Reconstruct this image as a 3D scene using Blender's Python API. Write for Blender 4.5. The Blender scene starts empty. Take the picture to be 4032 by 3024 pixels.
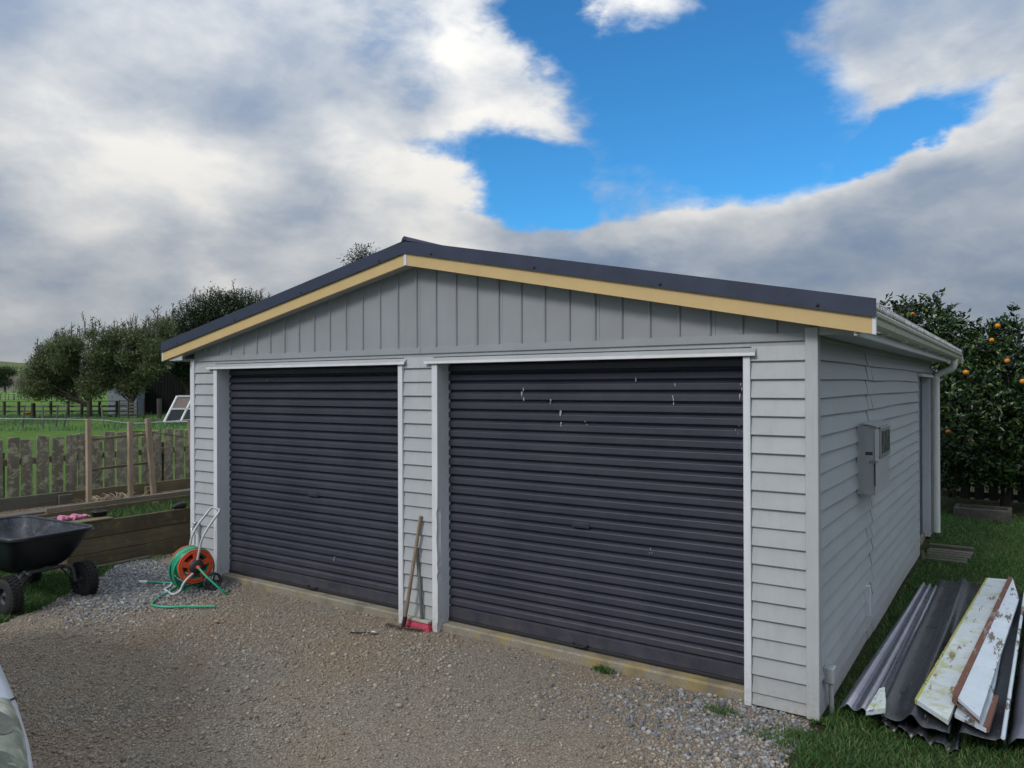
import bpy, math, random
import numpy as np
from mathutils import Vector, Matrix, Euler

R = math.radians
rnd = random.Random(7)
rng = np.random.default_rng(11)
scene = bpy.context.scene
COL = scene.collection

# ------------------------------------------------------------------ camera
CAM = Vector((1.0, -4.717, 1.92))
YAW, PITCH, ROLL = 0.5954, 0.0026, -0.0033
fw = Vector((-math.sin(YAW)*math.cos(PITCH), math.cos(YAW)*math.cos(PITCH), math.sin(PITCH)))
rt = Vector((math.cos(YAW), math.sin(YAW), 0)); up = rt.cross(fw)
rt2 = rt*math.cos(ROLL) + up*math.sin(ROLL); up2 = -rt*math.sin(ROLL) + up*math.cos(ROLL)
cd = bpy.data.cameras.new('camera'); cam = bpy.data.objects.new('camera', cd); COL.objects.link(cam)
cam.matrix_world = Matrix(((rt2.x, up2.x, -fw.x, CAM.x), (rt2.y, up2.y, -fw.y, CAM.y), (rt2.z, up2.z, -fw.z, CAM.z), (0, 0, 0, 1)))
cd.sensor_width = 36; cd.lens = 36*2968.5/4032; cd.clip_start = 0.05; cd.clip_end = 4000
scene.camera = cam

# ------------------------------------------------------------------ world, sun, exposure
SUN_TO = Vector((-0.14, -0.78, 0.62)).normalized()
sun_el = math.asin(SUN_TO.z); sun_az = math.atan2(SUN_TO.x, SUN_TO.y)
SKY_STRENGTH = 0.10; CLOUD_GAIN = 1.0
world = bpy.data.worlds.new('World'); scene.world = world; world.use_nodes = True
wt = world.node_tree; wt.nodes.clear()
def wn(t, **k):
    n = wt.nodes.new(t)
    for a, b in k.items(): setattr(n, a, b)
    return n
def wl(a, b): wt.links.new(a, b)
def wm(op, a, b=None, clamp=False):
    n = wn('ShaderNodeMath', operation=op, use_clamp=clamp)
    for i, v in enumerate((a, b)):
        if v is None: continue
        if isinstance(v, (int, float)): n.inputs[i].default_value = v
        else: wl(v, n.inputs[i])
    return n.outputs[0]
wout = wn('ShaderNodeOutputWorld'); wbg = wn('ShaderNodeBackground'); wbg.inputs['Strength'].default_value = SKY_STRENGTH
wl(wbg.outputs[0], wout.inputs[0])
sky = wn('ShaderNodeTexSky', sky_type='NISHITA', sun_disc=False)
sky.sun_elevation = sun_el; sky.sun_rotation = sun_az; sky.air_density = 1.0; sky.dust_density = 0.6; sky.ozone_density = 2.0
wtc = wn('ShaderNodeTexCoord')
def wnoise(scale, detail, rough, stretch=(1, 1, 1.9), off=(0, 0, 0), dist=0.0):
    mp = wn('ShaderNodeMapping'); mp.inputs['Scale'].default_value = stretch; mp.inputs['Location'].default_value = off
    wl(wtc.outputs['Generated'], mp.inputs[0])
    n = wn('ShaderNodeTexNoise'); n.inputs['Scale'].default_value = scale; n.inputs['Detail'].default_value = detail
    n.inputs['Roughness'].default_value = rough; n.inputs['Distortion'].default_value = dist
    wl(mp.outputs[0], n.inputs['Vector']); return n
wsep = wn('ShaderNodeSeparateXYZ'); wl(wtc.outputs['Generated'], wsep.inputs[0])
az = wm('MULTIPLY', wm('ARCTAN2', wsep.outputs[0], wsep.outputs[1]), 180/math.pi)
el = wm('MULTIPLY', wm('ARCSINE', wsep.outputs[2]), 180/math.pi)
warp = wnoise(5.0, 6, 0.56)
wsp = wn('ShaderNodeSeparateColor'); wl(warp.outputs['Color'], wsp.inputs[0])
azw = wm('ADD', az, wm('MULTIPLY', wm('SUBTRACT', wsp.outputs[0], 0.5), 13.0))
elw = wm('ADD', el, wm('MULTIPLY', wm('SUBTRACT', wsp.outputs[1], 0.5), 8.5))
wv = wn('ShaderNodeCombineXYZ'); wl(azw, wv.inputs[0]); wl(elw, wv.inputs[1])
def blob(a0, e0, ra, rb, rot=0, lo=1.55, hi=0.25):
    mp = wn('ShaderNodeMapping', vector_type='TEXTURE')
    mp.inputs['Location'].default_value = (a0, e0, 0); mp.inputs['Rotation'].default_value = (0, 0, R(rot)); mp.inputs['Scale'].default_value = (ra, rb, 1)
    wl(wv.outputs[0], mp.inputs[0])
    ln = wn('ShaderNodeVectorMath', operation='LENGTH'); wl(mp.outputs[0], ln.inputs[0])
    mr = wn('ShaderNodeMapRange', interpolation_type='SMOOTHSTEP')
    mr.inputs['From Min'].default_value = lo; mr.inputs['From Max'].default_value = hi
    wl(ln.outputs['Value'], mr.inputs[0]); return mr.outputs[0]
fb = wnoise(4.2, 9, 0.50, dist=0.25)
# where the layer of cloud is open (azimuth, elevation in degrees) and where single clouds float in the opening
dens = wm('ADD', wm('MULTIPLY', wm('SUBTRACT', fb.outputs['Fac'], 0.5), 2.9), 0.84)
holes = [(-20.5, 19.6, 11.5, 7.2, -8), (-33.5, 15.2, 7.5, 3.4, -12), (-30.5, 25.6, 4.2, 4.8, 20), (-6.5, 16.4, 7.0, 1.8, 18), (-14.0, 27.5, 8.5, 5.0, 0)]
adds = [(-35.0, 19.4, 4.6, 3.1, 0), (-24.0, 26.4, 4.0, 2.4, -20), (-33.2, 12.9, 1.2, .8, 0), (-3.0, 22.6, 9.0, 4.6, -20), (-20, 9.0, 18, 3.2, 8), (-60, 13.0, 20, 11, 0), (-2, 8.5, 14, 5, 0)]
hsum = None
for h in holes:
    b = blob(*h); hsum = b if hsum is None else wm('MAXIMUM', hsum, b)
asum = None
for h in adds:
    b = blob(*h); asum = b if asum is None else wm('MAXIMUM', asum, b)
edge = wnoise(15.0, 9, 0.62, dist=0.3, off=(1.3, 4.1, 2.2))
dens = wm('ADD', dens, wm('MULTIPLY', wm('SUBTRACT', edge.outputs['Fac'], 0.5), 1.15))
band = wm('MAXIMUM', blob(-30, 6.5, 46, 5.2, 0, 1.25, .75), blob(-44.0, 12.0, 5.5, 4.6, 0))
band = wm('MAXIMUM', band, blob(-4, 11.0, 15, 3.6, 9, 1.3, .6))
dens = wm('SUBTRACT', dens, wm('MULTIPLY', hsum, 1.85))
dens = wm('ADD', dens, wm('MULTIPLY', asum, 0.95))
dens = wm('ADD', dens, wm('MULTIPLY', band, 1.5))
al = wn('ShaderNodeMapRange', interpolation_type='SMOOTHSTEP'); al.inputs['From Min'].default_value = -0.38; al.inputs['From Max'].default_value = 0.92
wl(dens, al.inputs[0])
# relief of the cloud: the same noise a little towards the light
fb2 = wnoise(4.2, 9, 0.50, off=(0.055, 0.035, -0.13), dist=0.25)
rel = wm('MULTIPLY', wm('SUBTRACT', fb.outputs['Fac'], fb2.outputs['Fac']), 1.25)
big = wnoise(2.1, 4, 0.5, off=(3.1, 1.7, 0.4))
lum = wm('ADD', wm('ADD', wm('ADD', rel, wm('MULTIPLY', wm('SUBTRACT', edge.outputs['Fac'], 0.5), 0.38)), 0.48), wm('MULTIPLY', wm('SUBTRACT', big.outputs['Fac'], 0.5), 0.9))
brights = [(-41.5, 13.6, 6.0, 4.4, 0, .50), (-59, 15.2, 8, 3.0, -10, .34), (-64.5, 10.5, 4.5, 3.2, 0, .26), (-56, 12.0, 4, 2.2, 0, .20), (-38.5, 24.5, 4.2, 4.5, 0, .42), (-34.5, 19.5, 4.4, 2.8, 0, .42), (-11.8, 19.2, 3.2, 2.6, 0, .36),
           (-27, 11.6, 6, 2.0, 0, .45), (-17, 13.2, 6, 1.8, 10, .40), (-9, 14.2, 6, 2.0, 12, .42), (-3, 16.8, 5, 2.6, 15, .36), (-14, 10.5, 8, 2.2, 5, .16), (-24, 26.0, 4, 2.4, 0, .35), (-56, 6.2, 4, 1.6, 0, .26), (-36, 9.5, 5, 2.5, 0, .22), (-48, 20.5, 5, 3, 0, .12)]
darks = [(-5, 7.5, 12, 3.0, 6, .06), (-2, 24.0, 6, 3.2, 0, .16), (-66, 4.5, 9, 3.0, 0, .16), (-66, 23, 7, 3.0, 0, .14), (-48, 17, 3.0, 2.0, 0, .10), (-55, 22, 6, 2.5, 0, .10)]
for b in brights: lum = wm('ADD', lum, wm('MULTIPLY', blob(*b[:5], lo=1.5, hi=0.0), b[5]))
for b in darks: lum = wm('SUBTRACT', lum, wm('MULTIPLY', blob(*b[:5], lo=1.5, hi=0.0), b[5]))
cr = wn('ShaderNodeValToRGB'); cr.color_ramp.interpolation = 'B_SPLINE'
e = cr.color_ramp.elements
e[0].position = 0.0; e[0].color = (.165, .24, .37, 1); e[1].position = 1.0; e[1].color = (.80, .78, .74, 1)
for p_, c_ in ((.30, (.29, .347, .44, 1)), (.55, (.44, .477, .525, 1)), (.8, (.64, .65, .66, 1))):
    k = e.new(p_); k.color = c_
wl(lum, cr.inputs[0])
csc = wn('ShaderNodeVectorMath', operation='SCALE'); wl(cr.outputs[0], csc.inputs[0])
# clouded skies are brighter overhead than at the horizon (the standard overcast-sky law, about 1 + 2 sin h)
grad = wm('ADD', wm('MULTIPLY', wm('MAXIMUM', wsep.outputs[2], 0.0), 1.45), 0.66)
wl(wm('MULTIPLY', grad, CLOUD_GAIN/SKY_STRENGTH), csc.inputs['Scale'])
# blue: the Nishita sky, a little more saturated as the phone renders it
skt = wn('ShaderNodeVectorMath', operation='MULTIPLY'); skt.inputs[1].default_value = (.33, .98, 1.40); wl(sky.outputs[0], skt.inputs[0])
wmix = wn('ShaderNodeMix', data_type='RGBA'); wl(al.outputs[0], wmix.inputs['Factor']); wl(skt.outputs[0], wmix.inputs['A']); wl(csc.outputs[0], wmix.inputs['B'])
wl(wmix.outputs['Result'], wbg.inputs['Color'])

sd_ = bpy.data.lights.new('sun', 'SUN'); sd_.energy = 1.5; sd_.angle = R(16); sd_.color = (1.0, .955, .89)
so = bpy.data.objects.new('sun', sd_); COL.objects.link(so); so.rotation_euler = (-SUN_TO).to_track_quat('-Z', 'Y').to_euler()
vs = scene.view_settings; vs.view_transform = 'Standard'; vs.look = 'None'; vs.gamma = 1; vs.use_curve_mapping = False; vs.exposure = 0.13
scene.render.engine = 'CYCLES'
scene.cycles.use_denoising = True; scene.cycles.use_adaptive_sampling = True; scene.cycles.adaptive_threshold = 0.03
scene.cycles.max_bounces = 6; scene.cycles.diffuse_bounces = 3; scene.cycles.glossy_bounces = 3; scene.cycles.transmission_bounces = 4

# ------------------------------------------------------------------ helpers: materials
class NT:
    def __init__(s, name):
        s.m = bpy.data.materials.new(name); s.m.use_nodes = True; s.t = s.m.node_tree
        s.b = s.t.nodes['Principled BSDF']; s.geo = None
    def n(s, t, **k):
        x = s.t.nodes.new(t)
        for a, b in k.items(): setattr(x, a, b)
        return x
    def l(s, a, b): s.t.links.new(a, b)
    def g(s):
        if s.geo is None: s.geo = s.n('ShaderNodeNewGeometry')
        return s.geo
    def pos(s, scale=(1, 1, 1), off=(0, 0, 0), rot=(0, 0, 0), obj=False):
        mp = s.n('ShaderNodeMapping'); mp.inputs['Scale'].default_value = scale; mp.inputs['Location'].default_value = off; mp.inputs['Rotation'].default_value = rot
        src = s.n('ShaderNodeTexCoord').outputs['Object'] if obj else s.g().outputs['Position']
        s.l(src, mp.inputs[0]); return mp.outputs[0]
    def noise(s, scale, detail=4, rough=.5, vec=None, dist=0):
        x = s.n('ShaderNodeTexNoise'); x.inputs['Scale'].default_value = scale; x.inputs['Detail'].default_value = detail; x.inputs['Roughness'].default_value = rough; x.inputs['Distortion'].default_value = dist
        s.l(vec if vec is not None else s.g().outputs['Position'], x.inputs['Vector']); return x.outputs['Fac']
    def voro(s, scale, out='Distance', vec=None, feature='F1', rand=1.0):
        x = s.n('ShaderNodeTexVoronoi', feature=feature); x.inputs['Scale'].default_value = scale; x.inputs['Randomness'].default_value = rand
        s.l(vec if vec is not None else s.g().outputs['Position'], x.inputs['Vector']); return x.outputs[out]
    def ramp(s, fac, stops, interp='LINEAR'):
        x = s.n('ShaderNodeValToRGB'); x.color_ramp.interpolation = interp; el_ = x.color_ramp.elements
        while len(el_) < len(stops): el_.new(.5)
        for q, (p_, c_) in zip(el_, stops):
            q.position = p_; q.color = (*c_, 1) if not isinstance(c_, (int, float)) else (c_, c_, c_, 1)
        s.l(fac, x.inputs[0]); return x.outputs[0]
    def mix(s, fac, a, b, mode='MIX'):
        x = s.n('ShaderNodeMix', data_type='RGBA', blend_type=mode)
        for v, k in ((fac, 'Factor'), (a, 'A'), (b, 'B')):
            if isinstance(v, (int, float)): x.inputs[k].default_value = v if k == 'Factor' else (v, v, v, 1)
            elif isinstance(v, tuple): x.inputs[k].default_value = (*v, 1)
            else: s.l(v, x.inputs[k])
        return x.outputs['Result']
    def math(s, op, a, b=None, clamp=False):
        x = s.n('ShaderNodeMath', operation=op, use_clamp=clamp)
        for i, v in enumerate((a, b)):
            if v is None: continue
            if isinstance(v, (int, float)): x.inputs[i].default_value = v
            else: s.l(v, x.inputs[i])
        return x.outputs[0]
    def bump(s, h, strength=.3, dist=.01, prev=None):
        x = s.n('ShaderNodeBump'); x.inputs['Strength'].default_value = strength; x.inputs['Distance'].default_value = dist
        s.l(h, x.inputs['Height'])
        if prev is not None: s.l(prev, x.inputs['Normal'])
        return x.outputs[0]
    def out(s, col=None, rough=.6, normal=None, metal=0, spec=.5):
        b = s.b
        if isinstance(col, tuple): b.inputs['Base Color'].default_value = (*col, 1)
        elif col is not None: s.l(col, b.inputs['Base Color'])
        if isinstance(rough, (int, float)): b.inputs['Roughness'].default_value = rough
        else: s.l(rough, b.inputs['Roughness'])
        b.inputs['Metallic'].default_value = metal; b.inputs['Specular IOR Level'].default_value = spec
        if normal is not None: s.l(normal, b.inputs['Normal'])
        return s.m
    def island(s): return s.g().outputs['Random Per Island']
    def orand(s): return s.n('ShaderNodeObjectInfo').outputs['Random']

def paint(name, col, dirt=.12, rough=.5, scale=3.0, bumpk=.12, dcol=(.25, .25, .245), streak=(6, 6, .8), splash=False):
    t = NT(name)
    a = t.noise(scale, 6, .6); st = t.noise(4, 5, .65, vec=t.pos(streak))
    f = t.ramp(st, [(.48, 0.0), (.78, 1.0)])
    vary = t.ramp(a, [(.3, tuple(c*.93 for c in col)), (.7, tuple(min(1, c*1.05) for c in col))])
    vary = t.mix(t.math('MULTIPLY', t.orand(), .12), vary, tuple(c*.6 for c in col))
    c = t.mix(t.math('MULTIPLY', f, dirt), vary, dcol)
    if splash:
        sp_ = t.n('ShaderNodeSeparateXYZ'); t.l(t.g().outputs['Position'], sp_.inputs[0])
        mr = t.n('ShaderNodeMapRange'); mr.inputs['From Min'].default_value = .30; mr.inputs['From Max'].default_value = -.08; t.l(sp_.outputs[2], mr.inputs[0])
        c = t.mix(t.math('MULTIPLY', t.math('POWER', mr.outputs[0], 1.6), t.ramp(t.noise(28, 6, .7), [(.34, 0.), (.68, .75)])), c, (.27, .235, .17))
    fine = t.noise(160, 3, .6)
    nb = t.bump(fine, bumpk, .002); nb = t.bump(t.noise(9, 3, .5), .10, .006, nb)
    return t.out(c, t.ramp(a, [(.2, rough-.07), (.8, rough+.08)]), nb)
def plain(name, col, rough=.5, metal=0, vary=.15, scale=12, bumpk=.1, bscale=80, spec=.5):
    t = NT(name); a = t.noise(scale, 5, .6)
    c = t.ramp(a, [(.25, tuple(x*(1-vary) for x in col)), (.75, tuple(min(1, x*(1+vary)) for x in col))])
    return t.out(c, t.ramp(a, [(.2, max(.05, rough-.08)), (.8, min(1, rough+.08))]), t.bump(t.noise(bscale, 4, .6), bumpk, .003), metal, spec)
def wood(name, c1, c2, lichen=None, lam=.5, rough=.85, axis='z', lcol2=None, tint=True):
    t = NT(name); sc = {'x': (1.2, 26, 26), 'y': (26, 1.2, 26), 'z': (26, 26, 1.2)}[axis]
    gr = t.noise(1.6, 6, .65, vec=t.pos(sc), dist=.6); bigv = t.noise(3.0, 4, .6)
    c = t.ramp(gr, [(.25, c1), (.75, c2)])
    c = t.mix(t.ramp(bigv, [(.35, .0), (.75, .55)]), c, tuple(x*.55 for x in c1))
    if tint: c = t.mix(t.math('MULTIPLY', t.orand(), .55), c, tuple(x*.45 for x in c1))
    nb = t.bump(gr, .5, .004)
    if lichen:
        lm = t.noise(10, 8, .72, dist=.5); f = t.ramp(lm, [(.62-.3*lam, 0.), (.72-.3*lam, 1.)])
        sp = t.noise(60, 5, .7); lc = t.ramp(sp, [(.3, tuple(x*.55 for x in lichen)), (.6, lichen), (.78, lcol2 or tuple(min(1, x*1.5) for x in lichen))])
        c = t.mix(f, c, lc); nb = t.bump(t.noise(70, 5, .75), .6, .006, nb)
    return t.out(c, rough, nb, spec=.25)

# ------------------------------------------------------------------ helpers: geometry
class MB:
    def __init__(s): s.v = []; s.f = []; s.sm = []
    def add(s, vs_, fs, smooth=False, mat=None):
        o = len(s.v)
        for p in vs_:
            p = Vector(p); s.v.append(tuple(mat @ p) if mat is not None else tuple(p))
        for f in fs: s.f.append(tuple(i+o for i in f)); s.sm.append(smooth)
        return s
    def box(s, x0, x1, y0, y1, z0, z1, mat=None):
        v = [(x0, y0, z0), (x1, y0, z0), (x1, y1, z0), (x0, y1, z0), (x0, y0, z1), (x1, y0, z1), (x1, y1, z1), (x0, y1, z1)]
        return s.add(v, [(0, 3, 2, 1), (4, 5, 6, 7), (0, 1, 5, 4), (1, 2, 6, 5), (2, 3, 7, 6), (3, 0, 4, 7)], mat=mat)
    def cbox(s, x0, x1, y0, y1, z0, z1, c=.004, mat=None):
        # box with chamfered edges
        import itertools
        vs_ = []; idx = {}
        X = (x0, x1); Y = (y0, y1); Z = (z0, z1)
        for i, j, k in itertools.product((0, 1), repeat=3):
            sx, sy, sz = (c if i == 0 else -c), (c if j == 0 else -c), (c if k == 0 else -c)
            for a in range(3):
                p = [X[i], Y[j], Z[k]]
                for b, d in enumerate((sx, sy, sz)):
                    if b != a: p[b] += d
                idx[(i, j, k, a)] = len(vs_); vs_.append(p)
        F = []
        for a in range(3):
            b, c_ = [q for q in range(3) if q != a]
            for sgn in (0, 1):
                def ky(u, w):
                    q = [0, 0, 0]; q[a] = sgn; q[b] = u; q[c_] = w; return tuple(q)
                # vertices displaced along both other axes lie on face a  -> the vertex stored with axis a untouched
                quad = [idx[(*ky(0, 0), a)], idx[(*ky(1, 0), a)], idx[(*ky(1, 1), a)], idx[(*ky(0, 1), a)]]
                F.append(tuple(quad))
            for u in (0, 1):
                for w in (0, 1):
                    q0 = [0, 0, 0]; q0[b] = u; q0[c_] = w; q1 = list(q0); q1[a] = 1
                    F.append((idx[(*q0, b)], idx[(*q1, b)], idx[(*q1, c_)], idx[(*q0, c_)]))
        for i, j, k in itertools.product((0, 1), repeat=3): F.append(tuple(idx[(i, j, k, a)] for a in range(3)))
        return s.add(vs_, F, mat=mat)
    def prism(s, prof, a0, a1, axis='x', smooth=False, mat=None, caps=True):
        # prof: list of 2D points; extruded along axis.  axis x -> (y,z), y -> (x,z), z -> (x,y)
        n = len(prof)
        def P(a, p): return {'x': (a, p[0], p[1]), 'y': (p[0], a, p[1]), 'z': (p[0], p[1], a)}[axis]
        v = [P(a0, p) for p in prof] + [P(a1, p) for p in prof]
        fs = [(i, (i+1) % n, (i+1) % n+n, i+n) for i in range(n)]
        s.add(v, fs, smooth, mat)
        if caps: s.add([P(a0, p) for p in prof], [tuple(range(n))], False, mat); s.add([P(a1, p) for p in prof], [tuple(range(n))[::-1]], False, mat)
        return s
    def tube(s, pts, rad, n=8, smooth=True, caps=True, mat=None, closed=False):
        pts = [Vector(p) for p in pts]; m = len(pts)
        rads = rad if isinstance(rad, (list, tuple)) else [rad]*m
        rings = []; prev = None
        for i, p in enumerate(pts):
            if closed: t = (pts[(i+1) % m]-pts[i-1])
            else: t = (pts[min(i+1, m-1)]-pts[max(i-1, 0)])
            t = t.normalized() if t.length > 1e-9 else Vector((0, 0, 1))
            if prev is None:
                u = t.orthogonal().normalized()
            else:
                u = prev-t*prev.dot(t); u = u.normalized() if u.length > 1e-6 else t.orthogonal().normalized()
            prev = u; w = t.cross(u)
            rings.append([p+(u*math.cos(2*math.pi*k/n)+w*math.sin(2*math.pi*k/n))*rads[i] for k in range(n)])
        v = [q for r_ in rings for q in r_]; fs = []
        for i in range(m if closed else m-1):
            j = (i+1) % m
            for k in range(n): fs.append((i*n+k, i*n+(k+1) % n, j*n+(k+1) % n, j*n+k))
        s.add(v, fs, smooth, mat)
        if caps and not closed:
            s.add(rings[0], [tuple(range(n))[::-1]], False, mat); s.add(rings[-1], [tuple(range(n))], False, mat)
        return s
    def lathe(s, prof, n=24, axis='z', c=(0, 0, 0), smooth=True, mat=None):
        # prof: (radius, height along axis); revolved; open profile
        v = []; fs = []; m = len(prof)
        for k in range(n):
            a = 2*math.pi*k/n
            for r_, h in prof:
                x, y = r_*math.cos(a), r_*math.sin(a)
                p = {'z': (x, y, h), 'x': (h, x, y), 'y': (x, h, y)}[axis]
                v.append((p[0]+c[0], p[1]+c[1], p[2]+c[2]))
        for k in range(n):
            for i in range(m-1):
                a, b = k*m+i, ((k+1) % n)*m+i
                fs.append((a, b, b+1, a+1))
        return s.add(v, fs, smooth, mat)
    def build(s, name, mat, parent=None, loc=None, rot=None):
        me = bpy.data.meshes.new(name); me.from_pydata(s.v, [], s.f); me.update()
        for p, q in zip(me.polygons, s.sm): p.use_smooth = q
        return link(name, me, mat, parent, loc, rot)
def link(name, me, mat, parent=None, loc=None, rot=None):
    if mat is not None and not me.materials: me.materials.append(mat)
    o = bpy.data.objects.new(name, me); COL.objects.link(o)
    if parent is not None: o.parent = parent
    if loc is not None: o.location = loc
    if rot is not None: o.rotation_euler = rot
    return o
def npmesh(name, V, F, mat, parent=None, smooth=False):
    me = bpy.data.meshes.new(name); V = np.asarray(V, np.float32); F = np.asarray(F, np.int32); k = F.shape[1]
    me.vertices.add(len(V)); me.vertices.foreach_set('co', V.ravel())
    me.loops.add(F.size); me.loops.foreach_set('vertex_index', F.ravel())
    me.polygons.add(len(F)); me.polygons.foreach_set('loop_start', np.arange(0, F.size, k, dtype=np.int32)); me.polygons.foreach_set('loop_total', np.full(len(F), k, np.int32))
    if smooth: me.polygons.foreach_set('use_smooth', np.ones(len(F), bool))
    me.update(calc_edges=True); return link(name, me, mat, parent)
def tag(o, label=None, cat=None, group=None, kind=None):
    if label: o['label'] = label
    if cat: o['category'] = cat
    if group: o['group'] = group
    if kind: o['kind'] = kind
    return o
def thing(name, label, cat, loc=(0, 0, 0), rz=0, group=None):
    o = bpy.data.objects.new(name, None); o.empty_display_size = .1; COL.objects.link(o); o.location = loc; o.rotation_euler = (0, 0, rz)
    return tag(o, label, cat, group)
def smooth_path(pts, sub=6):
    P = [Vector(p) for p in pts]; out = []
    for i in range(len(P)-1):
        p0, p1, p2, p3 = P[max(i-1, 0)], P[i], P[i+1], P[min(i+2, len(P)-1)]
        for k in range(sub):
            t = k/sub
            out.append(.5*((2*p1)+(p2-p0)*t+(2*p0-5*p1+4*p2-p3)*t*t+(3*p1-p0-3*p2+p3)*t**3))
    out.append(P[-1]); return out
def fillet(pts, r=.05, n=5):
    P = [Vector(p) for p in pts]; out = [P[0]]
    for i in range(1, len(P)-1):
        a, b, c = P[i-1], P[i], P[i+1]; d1 = (a-b); d2 = (c-b); k = min(r, d1.length*.45, d2.length*.45)
        s_, e_ = b+d1.normalized()*k, b+d2.normalized()*k
        for j in range(n+1):
            t = j/n; out.append(s_*(1-t)**2+b*2*t*(1-t)+e_*t*t)
    out.append(P[-1]); return out
WS = set()
_link0 = link
def link(name, me, mat, parent=None, loc=None, rot=None):
    if parent is not None and parent.name in WS:
        loc = Vector(loc or (0, 0, 0)) - parent.location
    return _link0(name, me, mat, parent, loc, rot)
def wthing(name, label, cat, loc=(0, 0, 0), group=None):
    o = thing(name, label, cat, loc, 0, group); WS.add(o.name); return o
def lerp(a, b, t): return a+(b-a)*t

# ------------------------------------------------------------------ materials
M = {}
M['board'] = paint('grey_green_weatherboard_paint', (.405, .422, .440), dirt=.26, rough=.46, splash=True)
M['gable'] = paint('grey_gable_sheet_paint', (.292, .305, .328), dirt=.26, rough=.5)
M['trim'] = paint('pale_grey_trim_paint', (.68, .70, .735), dirt=.24, rough=.42, dcol=(.36, .37, .36), splash=True)
M['cornerb'] = paint('corner_board_paint', (.45, .467, .485), dirt=.22, rough=.45, splash=True)
M['white'] = paint('white_paint', (.72, .73, .75), dirt=.2, rough=.45, dcol=(.4, .4, .36))
M['cream'] = paint('cream_barge_paint', (.62, .445, .205), dirt=.05, rough=.42, bumpk=.06)
M['navy'] = plain('navy_painted_steel', (.025, .033, .066), rough=.42, vary=.18, scale=5, bumpk=.03)
M['roof'] = plain('weathered_pale_roof_steel', (.42, .43, .43), rough=.6, vary=.35, scale=18, bumpk=.2)
def eave_mat():
    t = NT('lichen_spotted_eave_metal'); a = t.noise(26, 6, .7)
    c = t.ramp(a, [(.40, (.62, .64, .64)), (.52, (.45, .46, .44)), (.60, (.10, .10, .09))]); return t.out(c, .6, t.bump(a, .3, .003))
M['eave'] = eave_mat()
M['gutter'] = paint('greenish_cream_gutter', (.50, .53, .43), dirt=.75, rough=.4, dcol=(.16, .18, .10), streak=(9, 9, 2))
M['pipe'] = paint('off_white_downpipe', (.76, .77, .72), dirt=.16, rough=.4, dcol=(.33, .34, .26))
M['soffit'] = paint('grey_soffit_paint', (.45, .47, .46), dirt=.2, rough=.55)
M['black'] = plain('black_rubber_seal', (.015, .015, .016), rough=.7)
M['steel'] = plain('galvanised_steel', (.45, .46, .47), rough=.38, metal=.85, vary=.2)
M['alu'] = plain('satin_grey_tube', (.50, .51, .53), rough=.5, metal=.2, vary=.1)
M['navydoor'] = plain('dark_blue_door_paint', (.035, .045, .075), rough=.45)
M['glass'] = plain('dark_meter_glass', (.09, .10, .105), rough=.25, vary=.4)

def door_mat():
    t = NT('charcoal_roller_door_steel')
    a = t.noise(2.0, 6, .6); st = t.noise(5, 6, .65, vec=t.pos((14, 14, .7)))
    low = t.n('ShaderNodeSeparateXYZ'); t.l(t.g().outputs['Position'], low.inputs[0])
    c = t.ramp(a, [(.3, (.028, .030, .049)), (.7, (.041, .042, .063))])
    c = t.mix(t.ramp(st, [(.56, 0.), (.85, .30)]), c, (.10, .095, .095))
    # dust that splashed up from the gravel
    du = t.math('MULTIPLY', t.ramp(low.outputs[2], [(0.0, 1.), (.32, 0.)]), t.ramp(t.noise(12, 6, .7), [(.35, 0.), (.7, .5)]))
    c = t.mix(du, c, (.11, .10, .09))
    return t.out(c, t.ramp(a, [(.3, .40), (.7, .55)]), t.bump(t.noise(2.6, 3, .55), .35, .03, t.bump(t.noise(30, 4, .6), .06, .004)), spec=.5)
M['door'] = door_mat()

def concrete_mat():
    t = NT('lichen_stained_concrete'); sx2 = t.n('ShaderNodeSeparateXYZ'); t.l(t.g().outputs['Position'], sx2.inputs[0]); a = t.noise(9, 7, .65); f = t.noise(60, 5, .7)
    c = t.ramp(f, [(.3, (.19, .17, .135)), (.7, (.33, .30, .245))])
    c = t.mix(t.ramp(t.math('ADD', t.noise(3.2, 7, .65), t.math('MULTIPLY', t.ramp(t.math('ADD', sx2.outputs[0], 2.6), [(0., 0.), (1., 1.)]), .09)), [(.54, 0.), (.64, .7)]), c, (.34, .25, .08))
    c = t.mix(t.ramp(t.noise(4, 5, .6, vec=t.pos(off=(3, 8, 1))), [(.5, 0.), (.65, .8)]), c, (.16, .14, .11))
    return t.out(c, .9, t.bump(f, .5, .006), spec=.2)
M['concrete'] = concrete_mat()

def gravel_base():
    t = NT('compacted_gravel_and_clay')
    z = t.noise(.75, 5, .6, dist=.6); m = t.noise(14, 5, .7); v = t.voro(75, 'Distance'); v2 = t.voro(150, 'Color')
    dirt = t.ramp(m, [(.25, (.20, .145, .096)), (.5, (.31, .232, .158)), (.8, (.41, .322, .232))])
    grey = t.ramp(m, [(.25, (.19, .168, .134)), (.55, (.30, .266, .216)), (.8, (.42, .38, .315))])
    c = t.mix(t.ramp(z, [(.42, 0.), (.62, 1.)]), grey, dirt)
    c = t.mix(.45, c, t.ramp(v2, [(.2, (.14, .124, .10)), (.6, (.31, .275, .225)), (.95, (.52, .475, .405))]))
    c = t.mix(t.ramp(v, [(.3, 0.), (.66, .6)]), c, (.10, .082, .062))
    nb = t.bump(v, -.9, .011); nb = t.bump(t.noise(40, 5, .75), .6, .012, nb)
    return t.out(c, .92, nb, spec=.2)
M['gravel'] = gravel_base()
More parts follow.
